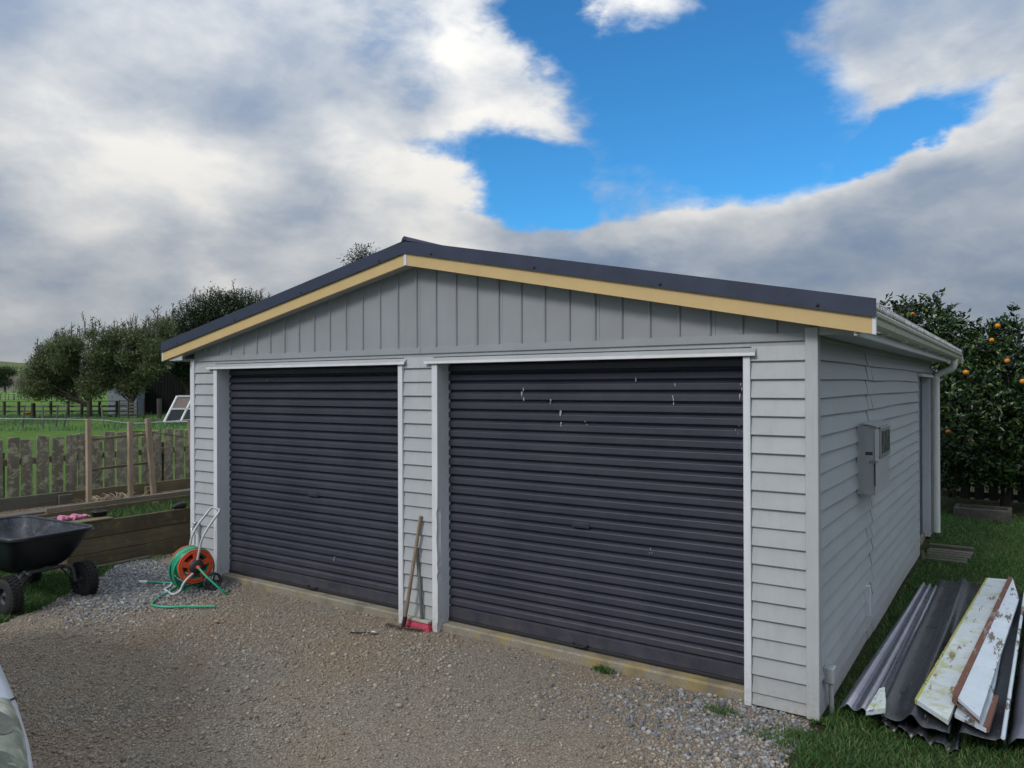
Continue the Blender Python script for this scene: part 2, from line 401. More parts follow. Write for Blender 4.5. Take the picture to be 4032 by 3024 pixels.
def stone_mat(name, ramp, clay=.55):
    t = NT(name); c = t.ramp(t.island(), ramp); g = t.noise(90, 4, .65)
    c = t.mix(.35, c, t.ramp(g, [(.3, (.06, .055, .05)), (.7, (.5, .48, .45))]), 'OVERLAY')
    z = t.noise(.75, 5, .6, dist=.6)
    c = t.mix(t.ramp(z, [(.42, 0.), (.62, clay)]), c, (.30, .21, .135))
    return t.out(c, .85, t.bump(g, .4, .002), spec=.3)
M['stone'] = stone_mat('grey_brown_gravel_stones', [(0., (.17, .151, .122)), (.3, (.29, .257, .21)), (.6, (.39, .345, .28)), (.88, (.475, .425, .35)), (1., (.57, .525, .45))])
M['stoneblue'] = stone_mat('blue_grey_gravel_stones', [(0., (.12, .126, .137)), (.35, (.20, .208, .222)), (.7, (.27, .28, .295)), (1., (.45, .455, .46))], .05)

def ground_mat():
    t = NT('paddock_grass_and_lawn'); far = t.noise(.11, 5, .6); mid = t.noise(1.7, 6, .65); fine = t.noise(26, 5, .75)
    c = t.ramp(mid, [(.3, (.055, .115, .022)), (.55, (.095, .185, .034)), (.78, (.15, .235, .052))])
    c = t.mix(t.ramp(far, [(.38, 0.), (.65, .7)]), c, (.125, .215, .036))
    sx_ = t.n('ShaderNodeSeparateXYZ'); t.l(t.g().outputs['Position'], sx_.inputs[0])
    mr = t.n('ShaderNodeMapRange'); mr.inputs['From Min'].default_value = -10.5; mr.inputs['From Max'].default_value = -9.2; t.l(sx_.outputs[0], mr.inputs[0])
    c = t.mix(mr.outputs[0], c, t.ramp(t.noise(9, 6, .7), [(.35, (.045, .062, .022)), (.6, (.075, .085, .035)), (.75, (.13, .105, .065))]))
    c = t.mix(.6, c, t.ramp(fine, [(.25, .12), (.5, .5), (.8, .85)]), 'OVERLAY')
    nb = t.bump(fine, 1.0, .06); nb = t.bump(mid, .6, .12, nb)
    return t.out(c, .95, nb, spec=.15)
M['ground'] = ground_mat()
def blade_mat(name, ramp, trans=.25):
    t = NT(name); c = t.ramp(t.island(), ramp); t.out(c, .55, spec=.25)
    tr = t.n('ShaderNodeBsdfTranslucent'); t.l(c, tr.inputs[0]); mx = t.n('ShaderNodeMixShader'); mx.inputs[0].default_value = trans
    o = [n for n in t.t.nodes if n.type == 'OUTPUT_MATERIAL'][0]
    t.l(t.b.outputs[0], mx.inputs[1]); t.l(tr.outputs[0], mx.inputs[2]); t.l(mx.outputs[0], o.inputs[0]); return t.m
M['grass'] = blade_mat('lawn_grass_blades', [(0., (.034, .080, .025)), (.5, (.074, .162, .046)), (.85, (.115, .22, .064)), (.95, (.15, .23, .07)), (1., (.30, .27, .12))], .35)
M['longgrass'] = blade_mat('long_paddock_grass', [(0., (.06, .115, .05)), (.6, (.10, .185, .085)), (1., (.15, .25, .13))])

# ------------------------------------------------------------------ setting: ground
def hgt(x, y):
    t = np.clip((-9.05-x)/.35, 0, 1); z = lerp(-.085, .0, t*t*(3-2*t))
    r_ = np.clip((x-.05)/.4, 0, 1)*np.clip((y+1.0)/.5, 0, 1); z = z-.03*r_
    far = np.clip((np.hypot(x, y)-8)/60, 0, 1)
    return z + far*(.14*np.sin(x*.21+1.0)*np.sin(y*.17+.4)+.06*np.sin(x*.63)*np.cos(y*.51))*np.clip((-x-14)/15, 0, 1)
def axis_pts(c, near, step, far, n):
    a = np.arange(-near, near+1e-6, step); g_ = near*np.power(far/near, np.linspace(0, 1, n+1)[1:])
    return c+np.concatenate([-g_[::-1], a, g_])
xs = axis_pts(-8, 16, .4, 1800, 34); ys = axis_pts(3, 14, .4, 1800, 34)
X, Y = np.meshgrid(xs, ys, indexing='ij'); Z = hgt(X, Y)
nx, ny = X.shape; I = np.arange(nx*ny).reshape(nx, ny)
Fq = np.stack([I[:-1, :-1], I[1:, :-1], I[1:, 1:], I[:-1, 1:]], -1).reshape(-1, 4)
tag(npmesh('ground', np.stack([X, Y, Z], -1).reshape(-1, 3), Fq, M['ground'], smooth=True), kind='structure')

DRIVE = [(-6.0, -9.0), (-6.05, -3.0), (-6.0, -2.3), (-6.1, -1.85), (-6.30, -1.45), (-6.65, -1.05), (-7.05, -.55), (-7.42, -.2), (-7.45, 2.6), (-6.27, 2.6), (-6.27, .13), (-.02, .13), (.10, .06), (.14, -.06), (.06, -.3), (-.02, -.6), (-.15, -1.2), (-.1, -2.5), (0.2, -4.0), (1.2, -6), (2, -9)]
def inpoly(x, y, poly):
    c = np.zeros(x.shape, bool); n = len(poly)
    for i in range(n):
        (x1, y1), (x2, y2) = poly[i], poly[i-1]
        if y1 == y2: continue
        k = ((y1 > y) != (y2 > y)) & (x < (x2-x1)*(y-y1)/(y2-y1)+x1); c ^= k
    return c
def vnoise(x, y, f, seed=0):
    return (np.sin(x*f*1.3+seed+1.7*np.sin(y*f*.7+seed*2))+np.sin(y*f*1.1-seed+1.3*np.sin(x*f*.9+seed))+np.sin((x+y)*f*.8+seed*3))/3
def drive_z(x, y):
    e_ = np.clip((x+.12+.05*vnoise(x, y, 5, 1))/.22, 0, 1)*np.clip((y+1.6)/.6, 0, 1)
    return -.064+.009*vnoise(x, y, 1.6, 2)+.005*vnoise(x, y, 6, 4)-.062*e_*e_*(3-2*e_)
gx = np.arange(-7.5, 2.1, .06); gy = np.arange(-9, 2.66, .06)
X, Y = np.meshgrid(gx, gy, indexing='ij')
Z = drive_z(X, Y)
nx, ny = X.shape; I = np.arange(nx*ny).reshape(nx, ny)
Fq = np.stack([I[:-1, :-1], I[1:, :-1], I[1:, 1:], I[:-1, 1:]], -1).reshape(-1, 4)
cxm = (X[:-1, :-1]+.03).ravel(); cym = (Y[:-1, :-1]+.03).ravel()
keep = inpoly(cxm+.09*vnoise(cxm, cym, 9, 1), cym+.09*vnoise(cxm, cym, 8, 5), DRIVE)
tag(npmesh('gravel_driveway', np.stack([X, Y, Z], -1).reshape(-1, 3), Fq[keep], M['gravel'], smooth=True), kind='structure')

# loose stones
def in_view(x, y, z, mx=.18):
    dx, dy, dz = x-CAM.x, y-CAM.y, z-CAM.z
    d = dx*fw.x+dy*fw.y+dz*fw.z; u = (dx*rt2.x+dy*rt2.y+dz*rt2.z)/np.maximum(d, .01); v = (dx*up2.x+dy*up2.y+dz*up2.z)/np.maximum(d, .01)
    k = 2016/2968.5
    return (d > .3) & (np.abs(u) < k*(1+mx)) & (np.abs(v) < k*.75*(1+mx))
OCT_V = np.array([(1, 0, 0), (-1, 0, 0), (0, 1, 0), (0, -1, 0), (0, 0, 1), (0, 0, -1)], float)
OCT_F = np.array([(0, 2, 4), (2, 1, 4), (1, 3, 4), (3, 0, 4), (2, 0, 5), (1, 2, 5), (3, 1, 5), (0, 3, 5)])
def ico():
    p = (1+5**.5)/2
    v = np.array([(-1, p, 0), (1, p, 0), (-1, -p, 0), (1, -p, 0), (0, -1, p), (0, 1, p), (0, -1, -p), (0, 1, -p), (p, 0, -1), (p, 0, 1), (-p, 0, -1), (-p, 0, 1)], float)
    f = np.array([(0, 11, 5), (0, 5, 1), (0, 1, 7), (0, 7, 10), (0, 10, 11), (1, 5, 9), (5, 11, 4), (11, 10, 2), (10, 7, 6), (7, 1, 8), (3, 9, 4), (3, 4, 2), (3, 2, 6), (3, 6, 8), (3, 8, 9), (4, 9, 5), (2, 4, 11), (6, 2, 10), (8, 6, 7), (9, 8, 1)])
    return v/np.linalg.norm(v[0]), f
ICO_V, ICO_F = ico()
def scatter(name, x, y, z, size, tv, tf, mat, flat=(.45, .8)):
    n = len(x); k = len(tv)
    jit = tv[None]*(1+rng.uniform(-.28, .28, (n, k, 1)))
    sc = np.stack([rng.uniform(.8, 1.35, n), rng.uniform(.65, 1.0, n), rng.uniform(*flat, n)], -1)*size[:, None]
    v = jit*sc[:, None, :]; a = rng.uniform(0, 2*np.pi, n); b = rng.normal(0, .3, n)
    ca, sa, cb, sb = np.cos(a)[:, None], np.sin(a)[:, None], np.cos(b)[:, None], np.sin(b)[:, None]
    vx, vy, vz = v[..., 0], v[..., 1]*cb-v[..., 2]*sb, v[..., 1]*sb+v[..., 2]*cb
    V = np.stack([vx*ca-vy*sa+x[:, None], vx*sa+vy*ca+y[:, None], vz+z[:, None]], -1)
    F = tf[None]+(np.arange(n)*k)[:, None, None]
    return npmesh(name, V.reshape(-1, 3), F.reshape(-1, 3), mat)
def pick(n, x0, x1, y0, y1, prob):
    x = rng.uniform(x0, x1, n); y = rng.uniform(y0, y1, n); k = (rng.uniform(0, 1, n) < prob(x, y)) & in_view(x, y, np.full(n, -.06))
    return x[k], y[k]
def p_fine(x, y):
    d = np.hypot(x-CAM.x, y-CAM.y); patch = np.clip(.50+.55*vnoise(x, y, 1.1, 9)+.45*vnoise(x, y, 3.7, 2), .22, 1)
    return inpoly(x, y, DRIVE)*patch*np.clip(1.5-d/9, .35, 1)
x, y = pick(300000, -7.4, .3, -4.2, .12, p_fine); s_ = rng.lognormal(math.log(.0056), .38, len(x)).clip(.003, .015)
tag(scatter('gravel_stones', x, y, drive_z(x, y)+s_*.25, s_, OCT_V, OCT_F, M['stone']), 'small grey and brown gravel stones over the driveway', 'gravel', kind='stuff')
def p_mid(x, y): return inpoly(x, y, DRIVE)*np.clip(.10+.75*vnoise(x, y, 1.7, 3), .02, 1)
x, y = pick(26000, -7.4, .3, -4.2, .12, p_mid); s_ = rng.lognormal(math.log(.0115), .25, len(x)).clip(.007, .024)
tag(scatter('coarse_gravel', x, y, drive_z(x, y)+s_*.3, s_, ICO_V, ICO_F, M['stone']), 'coarser grey gravel stones scattered in patches on the driveway', 'gravel', kind='stuff')
def p_blue(x, y):
    strip = np.clip(1.25-np.abs((y+.55)-(x+6.25)*-.05)/.85, 0, 1)*(x < -5.35)*np.clip((-5.3-x)/.5+.15*vnoise(x, y, 5, 2), 0, 1)
    corner = .75*np.exp(-(((x+.25)/.70)**2+((y+.34)/.40)**2))
    return inpoly(x+.05*vnoise(x, y, 9, 3), y, DRIVE)*np.clip(strip+corner, 0, 1)
x, y = pick(60000, -7.5, .25, -2.1, .15, p_blue); s_ = rng.lognormal(math.log(.0115), .28, len(x)).clip(.006, .024)
tag(scatter('loose_gravel', x, y, drive_z(x, y)+s_*.35, s_, ICO_V, ICO_F, M['stoneblue'], (.5, .85)), 'loose blue grey pebbles heaped at the driveway edges', 'gravel', kind='stuff')

# grass blades
def blades(name, x, y, z, h, w, mat, lean=.5):
    n = len(x); a = rng.uniform(0, 2*np.pi, n); b = rng.uniform(0, 2*np.pi, n); L = h*np.abs(rng.normal(lean, .25, n))
    ux, uy = np.cos(a)*w/2, np.sin(a)*w/2; lx, ly = np.cos(b)*L, np.sin(b)*L
    V = np.stack([np.stack([x-ux, y-uy, z], -1), np.stack([x+ux, y+uy, z], -1), np.stack([x-ux*.8+lx*.35, y-uy*.8+ly*.35, z+h*.6], -1), np.stack([x+ux*.8+lx*.35, y+uy*.8+ly*.35, z+h*.6], -1), np.stack([x+lx, y+ly, z+h], -1)], 1)
    T = np.array([(0, 1, 3), (0, 3, 2), (2, 3, 4)])
    F = T[None]+(np.arange(n)*5)[:, None, None]
    return npmesh(name, V.reshape(-1, 3), F.reshape(-1, 3), mat)
n = 210000; x = rng.uniform(-.35, 3.2, n)**1.0; y = -1.4+10.5*rng.power(.62, n)
k = in_view(x, y, np.full(n, -.1)) & ~(inpoly(x+.05*vnoise(x, y, 7, 3), y+.05*vnoise(x, y, 9, 1), DRIVE) & (x < .05)) & ((x > .03) | (y < 0) | (y > 6.8)) & (rng.uniform(0, 1, n) < np.clip(.8+.5*vnoise(x, y, 3.1, 4), .25, 1))
x, y = x[k], y[k]; d = np.hypot(x-CAM.x, y-CAM.y)
h_ = rng.uniform(.02, .055, len(x))*(1+.45*vnoise(x, y, 2.5, 7))
tag(blades('lawn_grass', x, y, hgt(x, y)-.004, h_, .0035+.0006*d, M['grass'], .75), 'short dark green lawn grass beside the garage', 'grass', kind='stuff')
print('right blades', len(x))
n = 70000; x = rng.uniform(-9, -5.9, n); y = rng.uniform(-3.2, -.1, n)
k = ~inpoly(x+.08*vnoise(x, y, 7, 3), y+.08*vnoise(x, y, 9, 1), DRIVE) & in_view(x, y, np.full(n, -.08), .3) & ~((x < -7.45) & (y > -.72))
x, y = x[k], y[k]
tag(blades('shaded_grass', x, y, hgt(x, y)-.004, rng.uniform(.025, .07, len(x)), .009, M['grass'], .7), 'mown grass under the black garden cart', 'grass', kind='stuff')
# taller growth in the paddock beyond the picket fence
n = 60000; x = rng.uniform(-62, -30, n); y = rng.uniform(6, 30, n)
dd = (x-CAM.x)*fw.x+(y-CAM.y)*fw.y
k = in_view(x, y, np.zeros(n)) & (dd > 33) & (dd < 58) & (rng.uniform(0, 1, n) < np.clip(.25+.9*vnoise(x, y, .55, 3), .02, 1))
x, y = x[k], y[k]
tag(blades('paddock_grass', x, y, hgt(x, y), rng.uniform(.07, .26, len(x)), .03, M['longgrass'], .7), 'rough tall grass around the paddock stakes', 'grass', kind='stuff')
# a few weeds at the gravel edge by the corner
cl = [(-.52, -.22, .05), (-.16, -.40, .09), (.03, -.48, .10), (-.05, -.28, .06), (-1.42, -.02, .04), (.02, -.02, .03)]
x = np.concatenate([rng.normal(c[0], c[2], 260) for c in cl]); y = np.concatenate([rng.normal(c[1], c[2]*.6, 260) for c in cl]); x = x[...]
tag(blades('driveway_weeds', x, y, np.full(len(x), -.064), rng.uniform(.012, .04, len(x)), .006, M['grass'], .8), 'small green weeds growing through gravel at the garage corner', 'weeds', kind='stuff')

# hill far beyond the paddock
def hill_mat():
    t = NT('grazed_hill_grass'); a = t.noise(.02, 6, .6); b = t.noise(.16, 6, .7)
    sp = t.n('ShaderNodeSeparateXYZ'); t.l(t.g().outputs['Position'], sp.inputs[0])
    c = t.ramp(a, [(.35, (.10, .135, .055)), (.65, (.16, .19, .075))])
    c = t.mix(t.ramp(sp.outputs[2], [(9., 0.), (10., 0.)]), c, (.1, .1, .1))
    low = t.math('ADD', sp.outputs[2], t.math('MULTIPLY', t.math('SUBTRACT', a, .5), 14))
    mr = t.n('ShaderNodeMapRange'); mr.inputs['From Min'].default_value = 13; mr.inputs['From Max'].default_value = 9; t.l(low, mr.inputs[0])
    c = t.mix(mr.outputs[0], c, t.ramp(b, [(.3, (.10, .095, .075)), (.7, (.17, .155, .12))]))
    c = t.mix(.4, c, t.ramp(b, [(.3, .3), (.7, .65)]), 'OVERLAY')
    return t.out(c, .95, t.bump(b, .8, 1.5), spec=.1)
M['hill'] = hill_mat()
u_ = np.linspace(-1, 1, 80); w_ = np.linspace(0, 1, 34)
U, Wd = np.meshgrid(u_, w_, indexing='ij')
# ridge line runs across the view at about 640 m; profile height along it
ctr = np.array([-620., 250.]); along = np.array([.46, .888]); away = np.array([-.93, .36])
px = ctr[0]+along[0]*U*420+away[0]*(Wd-.35)*380; py = ctr[1]+along[1]*U*420+away[1]*(Wd-.35)*380
ridge = 26-U*420*.085; ridge = np.where(U < -.1, 29.5+6*np.sin((U+.1)*5), ridge); ridge = np.clip(ridge, 6, 60)
prof = np.sin(np.clip(Wd/.75, 0, 1)*np.pi/2)**1.5
gul = 1.6*np.abs(np.sin(U*31+Wd*3))*np.sin(np.clip(Wd/.7, 0, 1)*np.pi)+1.1*np.sin(U*57+1)*np.sin(np.clip(Wd/.7, 0, 1)*np.pi)
pz = -1+ridge*prof-gul
nx, ny = px.shape; I = np.arange(nx*ny).reshape(nx, ny)
Fq = np.stack([I[:-1, :-1], I[1:, :-1], I[1:, 1:], I[:-1, 1:]], -1).reshape(-1, 4)
tag(npmesh('hill', np.stack([px, py, pz], -1).reshape(-1, 3), Fq, M['hill'], smooth=True), kind='structure')
# ------------------------------------------------------------------ the garage
XL, XC, SL = -6.263, -3.128, .2027         # left corner, apex, roof slope
def barge_z(x): return 2.899-SL*abs(x-XC)
YB = -.155; YR = 7.15
slab = MB()
slab.prism([(.02, -.2), (.015, -.012), (.028, 0), (6.6, 0), (6.6, -.2)], -6.2, -.06, 'x')
tag(slab.build('concrete_slab', M['concrete']), kind='structure')
G = wthing('garage', 'pale grey weatherboard double garage with two charcoal roller doors', 'garage', (XC, 0, -.06))
# structural core behind the cladding
w = MB()
for x0, x1 in ((XL+.02, -5.835), (-3.30, -2.925), (-.42, -.036)): w.box(x0, x1, .004, .16, -.05, 2.24)
w.prism([(XL+.02, 2.125), (-.02, 2.125), (-.02, barge_z(-.02)+.06), (XC, barge_z(XC)+.06), (XL+.02, barge_z(XL+.02)+.06)], .006, .16, 'y')
w.box(XL+.02, XL+.12, .16, 6.7, -.05, 2.3)
w.box(-.14, -.034, .16, 5.20, -.05, 2.3); w.box(-.14, -.034, 6.42, 6.7, -.05, 2.3); w.box(-.14, -.034, 5.20, 6.42, 2.03, 2.3)
w.prism([(XL+.02, -.05), (-.004, -.05), (-.004, barge_z(-.02)+.06), (XC, barge_z(XC)+.06), (XL+.02, barge_z(XL+.02)+.06)], 6.6, 6.7, 'y')
w.build('wall', M['board'], G)
PITCHB = .1137; ROW0 = 2.069
fprof = [(.003, 0), (-.0255, 0), (-.0272, .003), (-.0062, .126), (.003, .126)]
cache = {}
def fboard(x0, x1, z, top=None):
    key = (round(x0, 3), round(x1, 3), top)
    if key not in cache:
        m = MB(); pr = fprof if top is None else [(.003, 0), (-.0255, 0), (-.0272, .003), (lerp(-.0272, -.0062, min(1, top/.126)), top), (.003, top)]
        m.prism(pr, x0, x1, 'x'); me = bpy.data.meshes.new('weatherboard'); me.from_pydata(m.v, [], m.f); cache[key] = me
    o = link('weatherboard', cache[key], M['board'], G, (0, rnd.uniform(-.0025, .001), z+rnd.uniform(-.0012, .0012)))
    return o
for x0, x1 in ((XL+.055, -5.868), (-3.272, -2.956), (-.392, -.072)):
    fboard(x0, x1, ROW0, .09)
    for k in range(1, 19): fboard(x0, x1, ROW0-PITCHB*k)
    fboard(x0, x1, ROW0-PITCHB*18-.075, .078)
# side wall boards: two lengths that meet at a ragged joint, plus the sliver past the side door
def sboard(y0, y1, z, out=0., tilt=0.):
    m = MB(); n = max(2, int((y1-y0)/.35)); prof = [(-.036, 0), (-.006, 0), (-.004, .003), (-.0295, .126), (-.036, .126)]
    ph = rnd.uniform(0, 6); v = []; fs = []
    for i in range(n+1):
        yy = lerp(y0, y1, i/n); dz = .0035*math.sin(yy*1.9+ph); dx = out+.0025*math.sin(yy*2.7+ph*2)+tilt*(1-abs(2*i/n-1))
        v += [(px_+dx*(1 if px_ > -.035 else 0), yy, pz_+dz+z) for px_, pz_ in prof]
    for i in range(n):
        for j in range(5): fs.append((i*5+j, i*5+(j+1) % 5, (i+1)*5+(j+1) % 5, (i+1)*5+j))
    fs += [tuple(range(5)), tuple(range(n*5, n*5+5))[::-1]]
    m.add(v, fs); return m.build('weatherboard', M['board'], G)
for k in range(-1, 20):
    z = ROW0-PITCHB*k
    if k == 19: z += .035
    jy = 1.90+rnd.uniform(-.03, .03)+(.06 if k < 6 else 0)
    sboard(.034, jy, z, rnd.uniform(-.001, .002)); sboard(jy+.006, 5.185 if k >= 1 else 6.66, z, .003+rnd.uniform(0, .004))
    if k >= 1: sboard(6.44, 6.66, z)
    if 0 <= k < 5 or rnd.random() < .35:
        p = MB(); p.prism([(-.024, z+.001), (-.0005, z+.001), (-.0195, z+.112), (-.028, z+.112)], jy-.20+rnd.uniform(-.02, .02), jy+.001, 'y'); p.build('joint_cover', M['board'], G)
c = MB(); c.box(-.024, .022, 1.62, 1.66, .10, .33, Matrix.Rotation(R(1.5), 4, 'X')); c.build('loose_batten', M['trim'], G)
# corner boards
c = MB(); c.cbox(-.070, .003, -.036, .0, -.06, 2.262, .003); c.build('corner_board', M['cornerb'], G)
c = MB(); c.cbox(-.036, .004, .0005, .030, -.06, 2.25, .003); c.build('corner_board', M['board'], G)
c = MB(); c.cbox(XL-.012, XL+.055, -.036, .03, -.06, 2.20, .003); c.build('corner_board', M['trim'], G)
c = MB(); c.cbox(-.036, .004, 6.655, 6.73, -.06, 2.24, .003); c.build('corner_board', M['board'], G)
# belt board, trim strip below it
c = MB(); c.prism([(.003, 2.184), (-.022, 2.184), (-.026, 2.188), (-.024, 2.236), (.003, 2.242)], XL+.056, -3.085, 'x'); c.build('belt_board', M['gable'], G)
c = MB(); c.prism([(.003, 2.184), (-.022, 2.184), (-.026, 2.188), (-.024, 2.236), (.003, 2.242)], -3.082, -.073, 'x'); c.build('belt_board', M['gable'], G)
c = MB(); c.prism([(.003, 2.158), (-.011, 2.158), (-.013, 2.1835), (.003, 2.1835)], XL+.056, -.073, 'x'); c.build('trim_strip', M['board'], G)
# gable sheets and half round battens
BX = [-6.023+.2064*k for k in range(29)]
joints = [XL+.03]+[BX[k]+.035 for k in (2, 6, 10, 14, 18, 22, 26)]+[-.012]
for a, b in zip(joints[:-1], joints[1:]):
    a += .002; m = MB(); pts = [(a, 2.236), (b, 2.236), (b, barge_z(b)+.05)]
    if a < XC < b: pts.append((XC, barge_z(XC)+.05))
    pts.append((a, barge_z(a)+.05)); m.prism(pts, -.012+rnd.uniform(-.001, .001), .005, 'y'); m.build('gable_sheet', M['gable'], G)
for x_ in BX:
    m = MB(); r_ = .0125; pr = [(x_-r_*1.1, -.011)]+[(x_-r_*math.cos(t), -.012-r_*1.15*math.sin(t)) for t in np.linspace(.3, math.pi-.3, 6)]+[(x_+r_*1.1, -.011)]
    m.prism(pr, 2.236+rnd.uniform(-.004, .002), barge_z(x_)+.04, 'z', smooth=False); m.build('batten', M['gable'], G)
# door heads, facings, reveals
for x0, x1 in ((-5.955, -3.238), (-3.018, -.36)):
    hd = MB(); hd.prism([(.004, 2.153), (-.016, 2.150), (-.052, 2.118), (-.052, 2.104), (-.047, 2.104), (-.044, 2.114), (.004, 2.120)], x0, x1, 'x'); ho = hd.build('door_head', M['board'], G)
    lp = MB(); lp.cbox(x0-.003, x1+.003, -.059, -.0535, 2.101, 2.121, .001); lp.build('flashing_lip', M['white'], ho)
    sf = MB(); sf.box(x0+.12, x1-.1, -.03, .16, 2.105, 2.1135); sf.build('head_soffit', M['trim'], ho)
def facing(x0, x1, jag=None):
    m = MB()
    if jag is None: m.cbox(x0, x1, -.038, .0, -.062, 2.10, .002)
    else:
        zs = [-.062]+sorted(rnd.uniform(0, .95) for _ in range(16))+[1.1, 2.10]; pr = [(x0, -.062), (x0, 2.10)]
        right = [(x1-(rnd.choice([0, .002, .007, .012]) if z < 1 else 0), z) for z in zs]; pr += right[::-1]
        m.prism(pr, -.038, 0, 'y')
    return m.build('door_facing', M['trim'], G)
facing(-5.867, -5.809); facing(-3.323, -3.274); facing(-2.954, -2.897, 1); facing(-.438, -.394)
for x_ in (-5.81, -2.898):
    m = MB(); m.box(x_-.02, x_-.0005, .0005, .135, -.05, 2.104); m.build('door_reveal', M['trim'], G)
for x_ in (-3.322, -.437):
    m = MB(); m.box(x_+.0005, x_+.02, .0005, .135, -.05, 2.104); m.build('door_reveal', M['trim'], G)
# roller doors
YD = .118
def roller(x0, x1, hx, spl):
    d_ = MB(); d_.box(x0, x1, YD+.0265, YD+.030, .02, 2.2); dr = d_.build('roller_door', M['door'], G)
    p = .0763; zt = 2.185; prof = [(.026, 0), (.021, 0), (.020, .003), (.004, .0085), (-.0075, .0105), (-.009, .014), (-.0085, .050), (-.0065, .0535), (.006, .0635), (.020, .0725), (.021, p), (.026, p)]
    m = MB(); m.prism([(YD+a, b) for a, b in prof], x0, x1, 'x', smooth=False); me = bpy.data.meshes.new('slat'); me.from_pydata(m.v, [], m.f)
    n = 27
    for k in range(n):
        link('slat', me, M['door'], dr, (0, rnd.uniform(-.0012, .0012), zt-p*(k+1)), (0, 0, 0))
    zb = zt-p*n
    m = MB(); m.prism([(YD+.02, .028), (YD-.004, .026), (YD-.009, .032), (YD-.009, zb-.012), (YD+.01, zb), (YD+.02, zb)], x0, x1, 'x'); m.build('bottom_panel', M['door'], dr)
    m = MB(); m.cbox(x0, x1, YD-.018, YD+.014, .004, .028, .004); m.build('bottom_rail', M['black'], dr)
    m = MB(); m.cbox(hx-.07, hx+.07, YD-.016, YD-.006, .885, .925, .003); m.cbox(hx-.05, hx+.05, YD-.021, YD-.015, .895, .915, .002); m.build('lock_plate', M['door'], dr)
    m = MB(); m.tube(fillet([(hx-.06, YD-.012, .04), (hx-.05, YD-.05, .035), (hx+.05, YD-.05, .035), (hx+.06, YD-.012, .04)], .015), .007, 6); m.build('lift_handle', M['black'], dr)
    for (sx, sz, sr, ln) in spl:
        for q in range(rnd.randint(1, 3)):
            cx_, cz_ = sx+rnd.uniform(-.012, .012), sz-q*rnd.uniform(.015, .04); rr = sr*rnd.uniform(.3, .7); pr = []
            for k in range(10):
                a = 2*math.pi*k/10; r2 = rr*rnd.uniform(.55, 1.1); pr.append((cx_+r2*.55*math.cos(a), cz_+r2*(1+ln*(math.sin(a) < 0))*math.sin(a)))
            m = MB(); m.prism(pr, YD-.0125, YD-.0085, 'y'); m.build('bird_dropping', M['dropping'], dr)
    return dr
M['dropping'] = plain('chalky_bird_droppings', (.36, .365, .37), rough=.9, vary=.4, scale=60)
roller(-5.815, -3.318, -4.535, [(-4.25, .35, .016, .8), (-5.2, 2.0, .01, .5)])
roller(-2.905, -.435, -1.67, [(-2.166, 1.90, .026, 1.0), (-1.923, 1.815, .022, .2), (-1.825, 1.72, .03, .6), (-1.835, 1.645, .02, .6), (-1.221, 1.97, .016, 2.2), (-.951, 1.93, .014, 2.2), (-.951, 1.85, .016, 2.5), (-.50, 1.93, .012, 2.5), (-.504, 1.86, .016, 3), (-.52, 1.66, .01, .5), (-1.62, 1.66, .012, .2), (-1.12, .80, .014, 1.2)])
# roof: bargeboards, flashing, corrugated sheets, ridge cap
for s_, xe in ((-1, -6.595), (1, .331)):
    for yb, nm in ((YB, 'bargeboard'), (YR+.02, 'bargeboard')):
        x0, x1 = sorted((XC, xe)); m = MB()
        m.prism([(x0, barge_z(x0)), (x1, barge_z(x1)), (x1, barge_z(x1)+.106), (x0, barge_z(x0)+.106)], yb, yb+.02, 'y'); m.build(nm, M['cream'], G)
        m = MB(); xa = xe-s_*.018; x0, x1 = sorted((xa, xe+s_*.0015)); m.prism([(x0, barge_z(x0)-.001), (x1, barge_z(x1)-.001), (x1, barge_z(x1)+.104), (x0, barge_z(x0)+.104)], yb-.0025, yb+.0225, 'y'); m.build('barge_end_cap', M['white'], G)
        m = MB(); x0, x1 = sorted((XC, xe+s_*.004)); yy = yb-.012 if yb < 0 else yb+.02
        f = [(x0, barge_z(x0)+.098), (x1, barge_z(x1)+.098), (x1, barge_z(x1)+.198), (x0, barge_z(x0)+.198)]
        m.prism(f, yy, yy+.011, 'y'); bf = m.build('barge_flashing', M['navy'], G)
        m = MB(); m.prism([(x0, barge_z(x0)+.0955), (x1, barge_z(x1)+.0955), (x1, barge_z(x1)+.102), (x0, barge_z(x0)+.102)], yy-.006, yy-.0005, 'y'); m.build('flashing_hem', M['hem'] if 'hem' in M else M['navy'], bf)
        if yb < 0:
            for q in range(4):
                xx = lerp(XC+s_*.28, xe-s_*.30, q/3); m = MB(); m.lathe([(0, -.008), (.008, -.007), (.011, -.001), (.011, 0)], 8, 'y', (xx, yy, barge_z(xx)+.118)); m.build('screw', M['black'], bf)
    m = MB(); x0, x1 = sorted((XC, xe)); m.prism([(x0, barge_z(x0)+.012), (x1, barge_z(x1)+.012), (x1, barge_z(x1)+.02), (x0, barge_z(x0)+.02)], YB+.021, 0.0, 'y'); m.build('verge_soffit', M['soffit'], G)
    # corrugated roof sheets, ribs running down the slope
    ny = int((YR+.14)/.0127); v = []; fs = []
    xa, xb = XC, (xe+(-.012 if s_ > 0 else .012))
    for i in range(ny+1):
        yy = YB+.004+i*(YR-YB)/ny; off = .008*math.cos(yy*2*math.pi/.0762)
        for xx in (xa, xb):
            v.append((xx, yy, barge_z(xx)+.178+off))
    for i in range(ny): fs.append((2*i, 2*i+1, 2*i+3, 2*i+2))
    m = MB(); m.add(v, fs, True); rf = m.build('roof', M['roof'], G); sm = rf.modifiers.new('thickness', 'SOLIDIFY'); sm.thickness = .003
m = MB(); m.cbox(XC-.014, XC+.014, YB-.0045, YB, barge_z(XC)-.002, barge_z(XC)+.103, .001); m.build('apex_cap', M['white'], G)
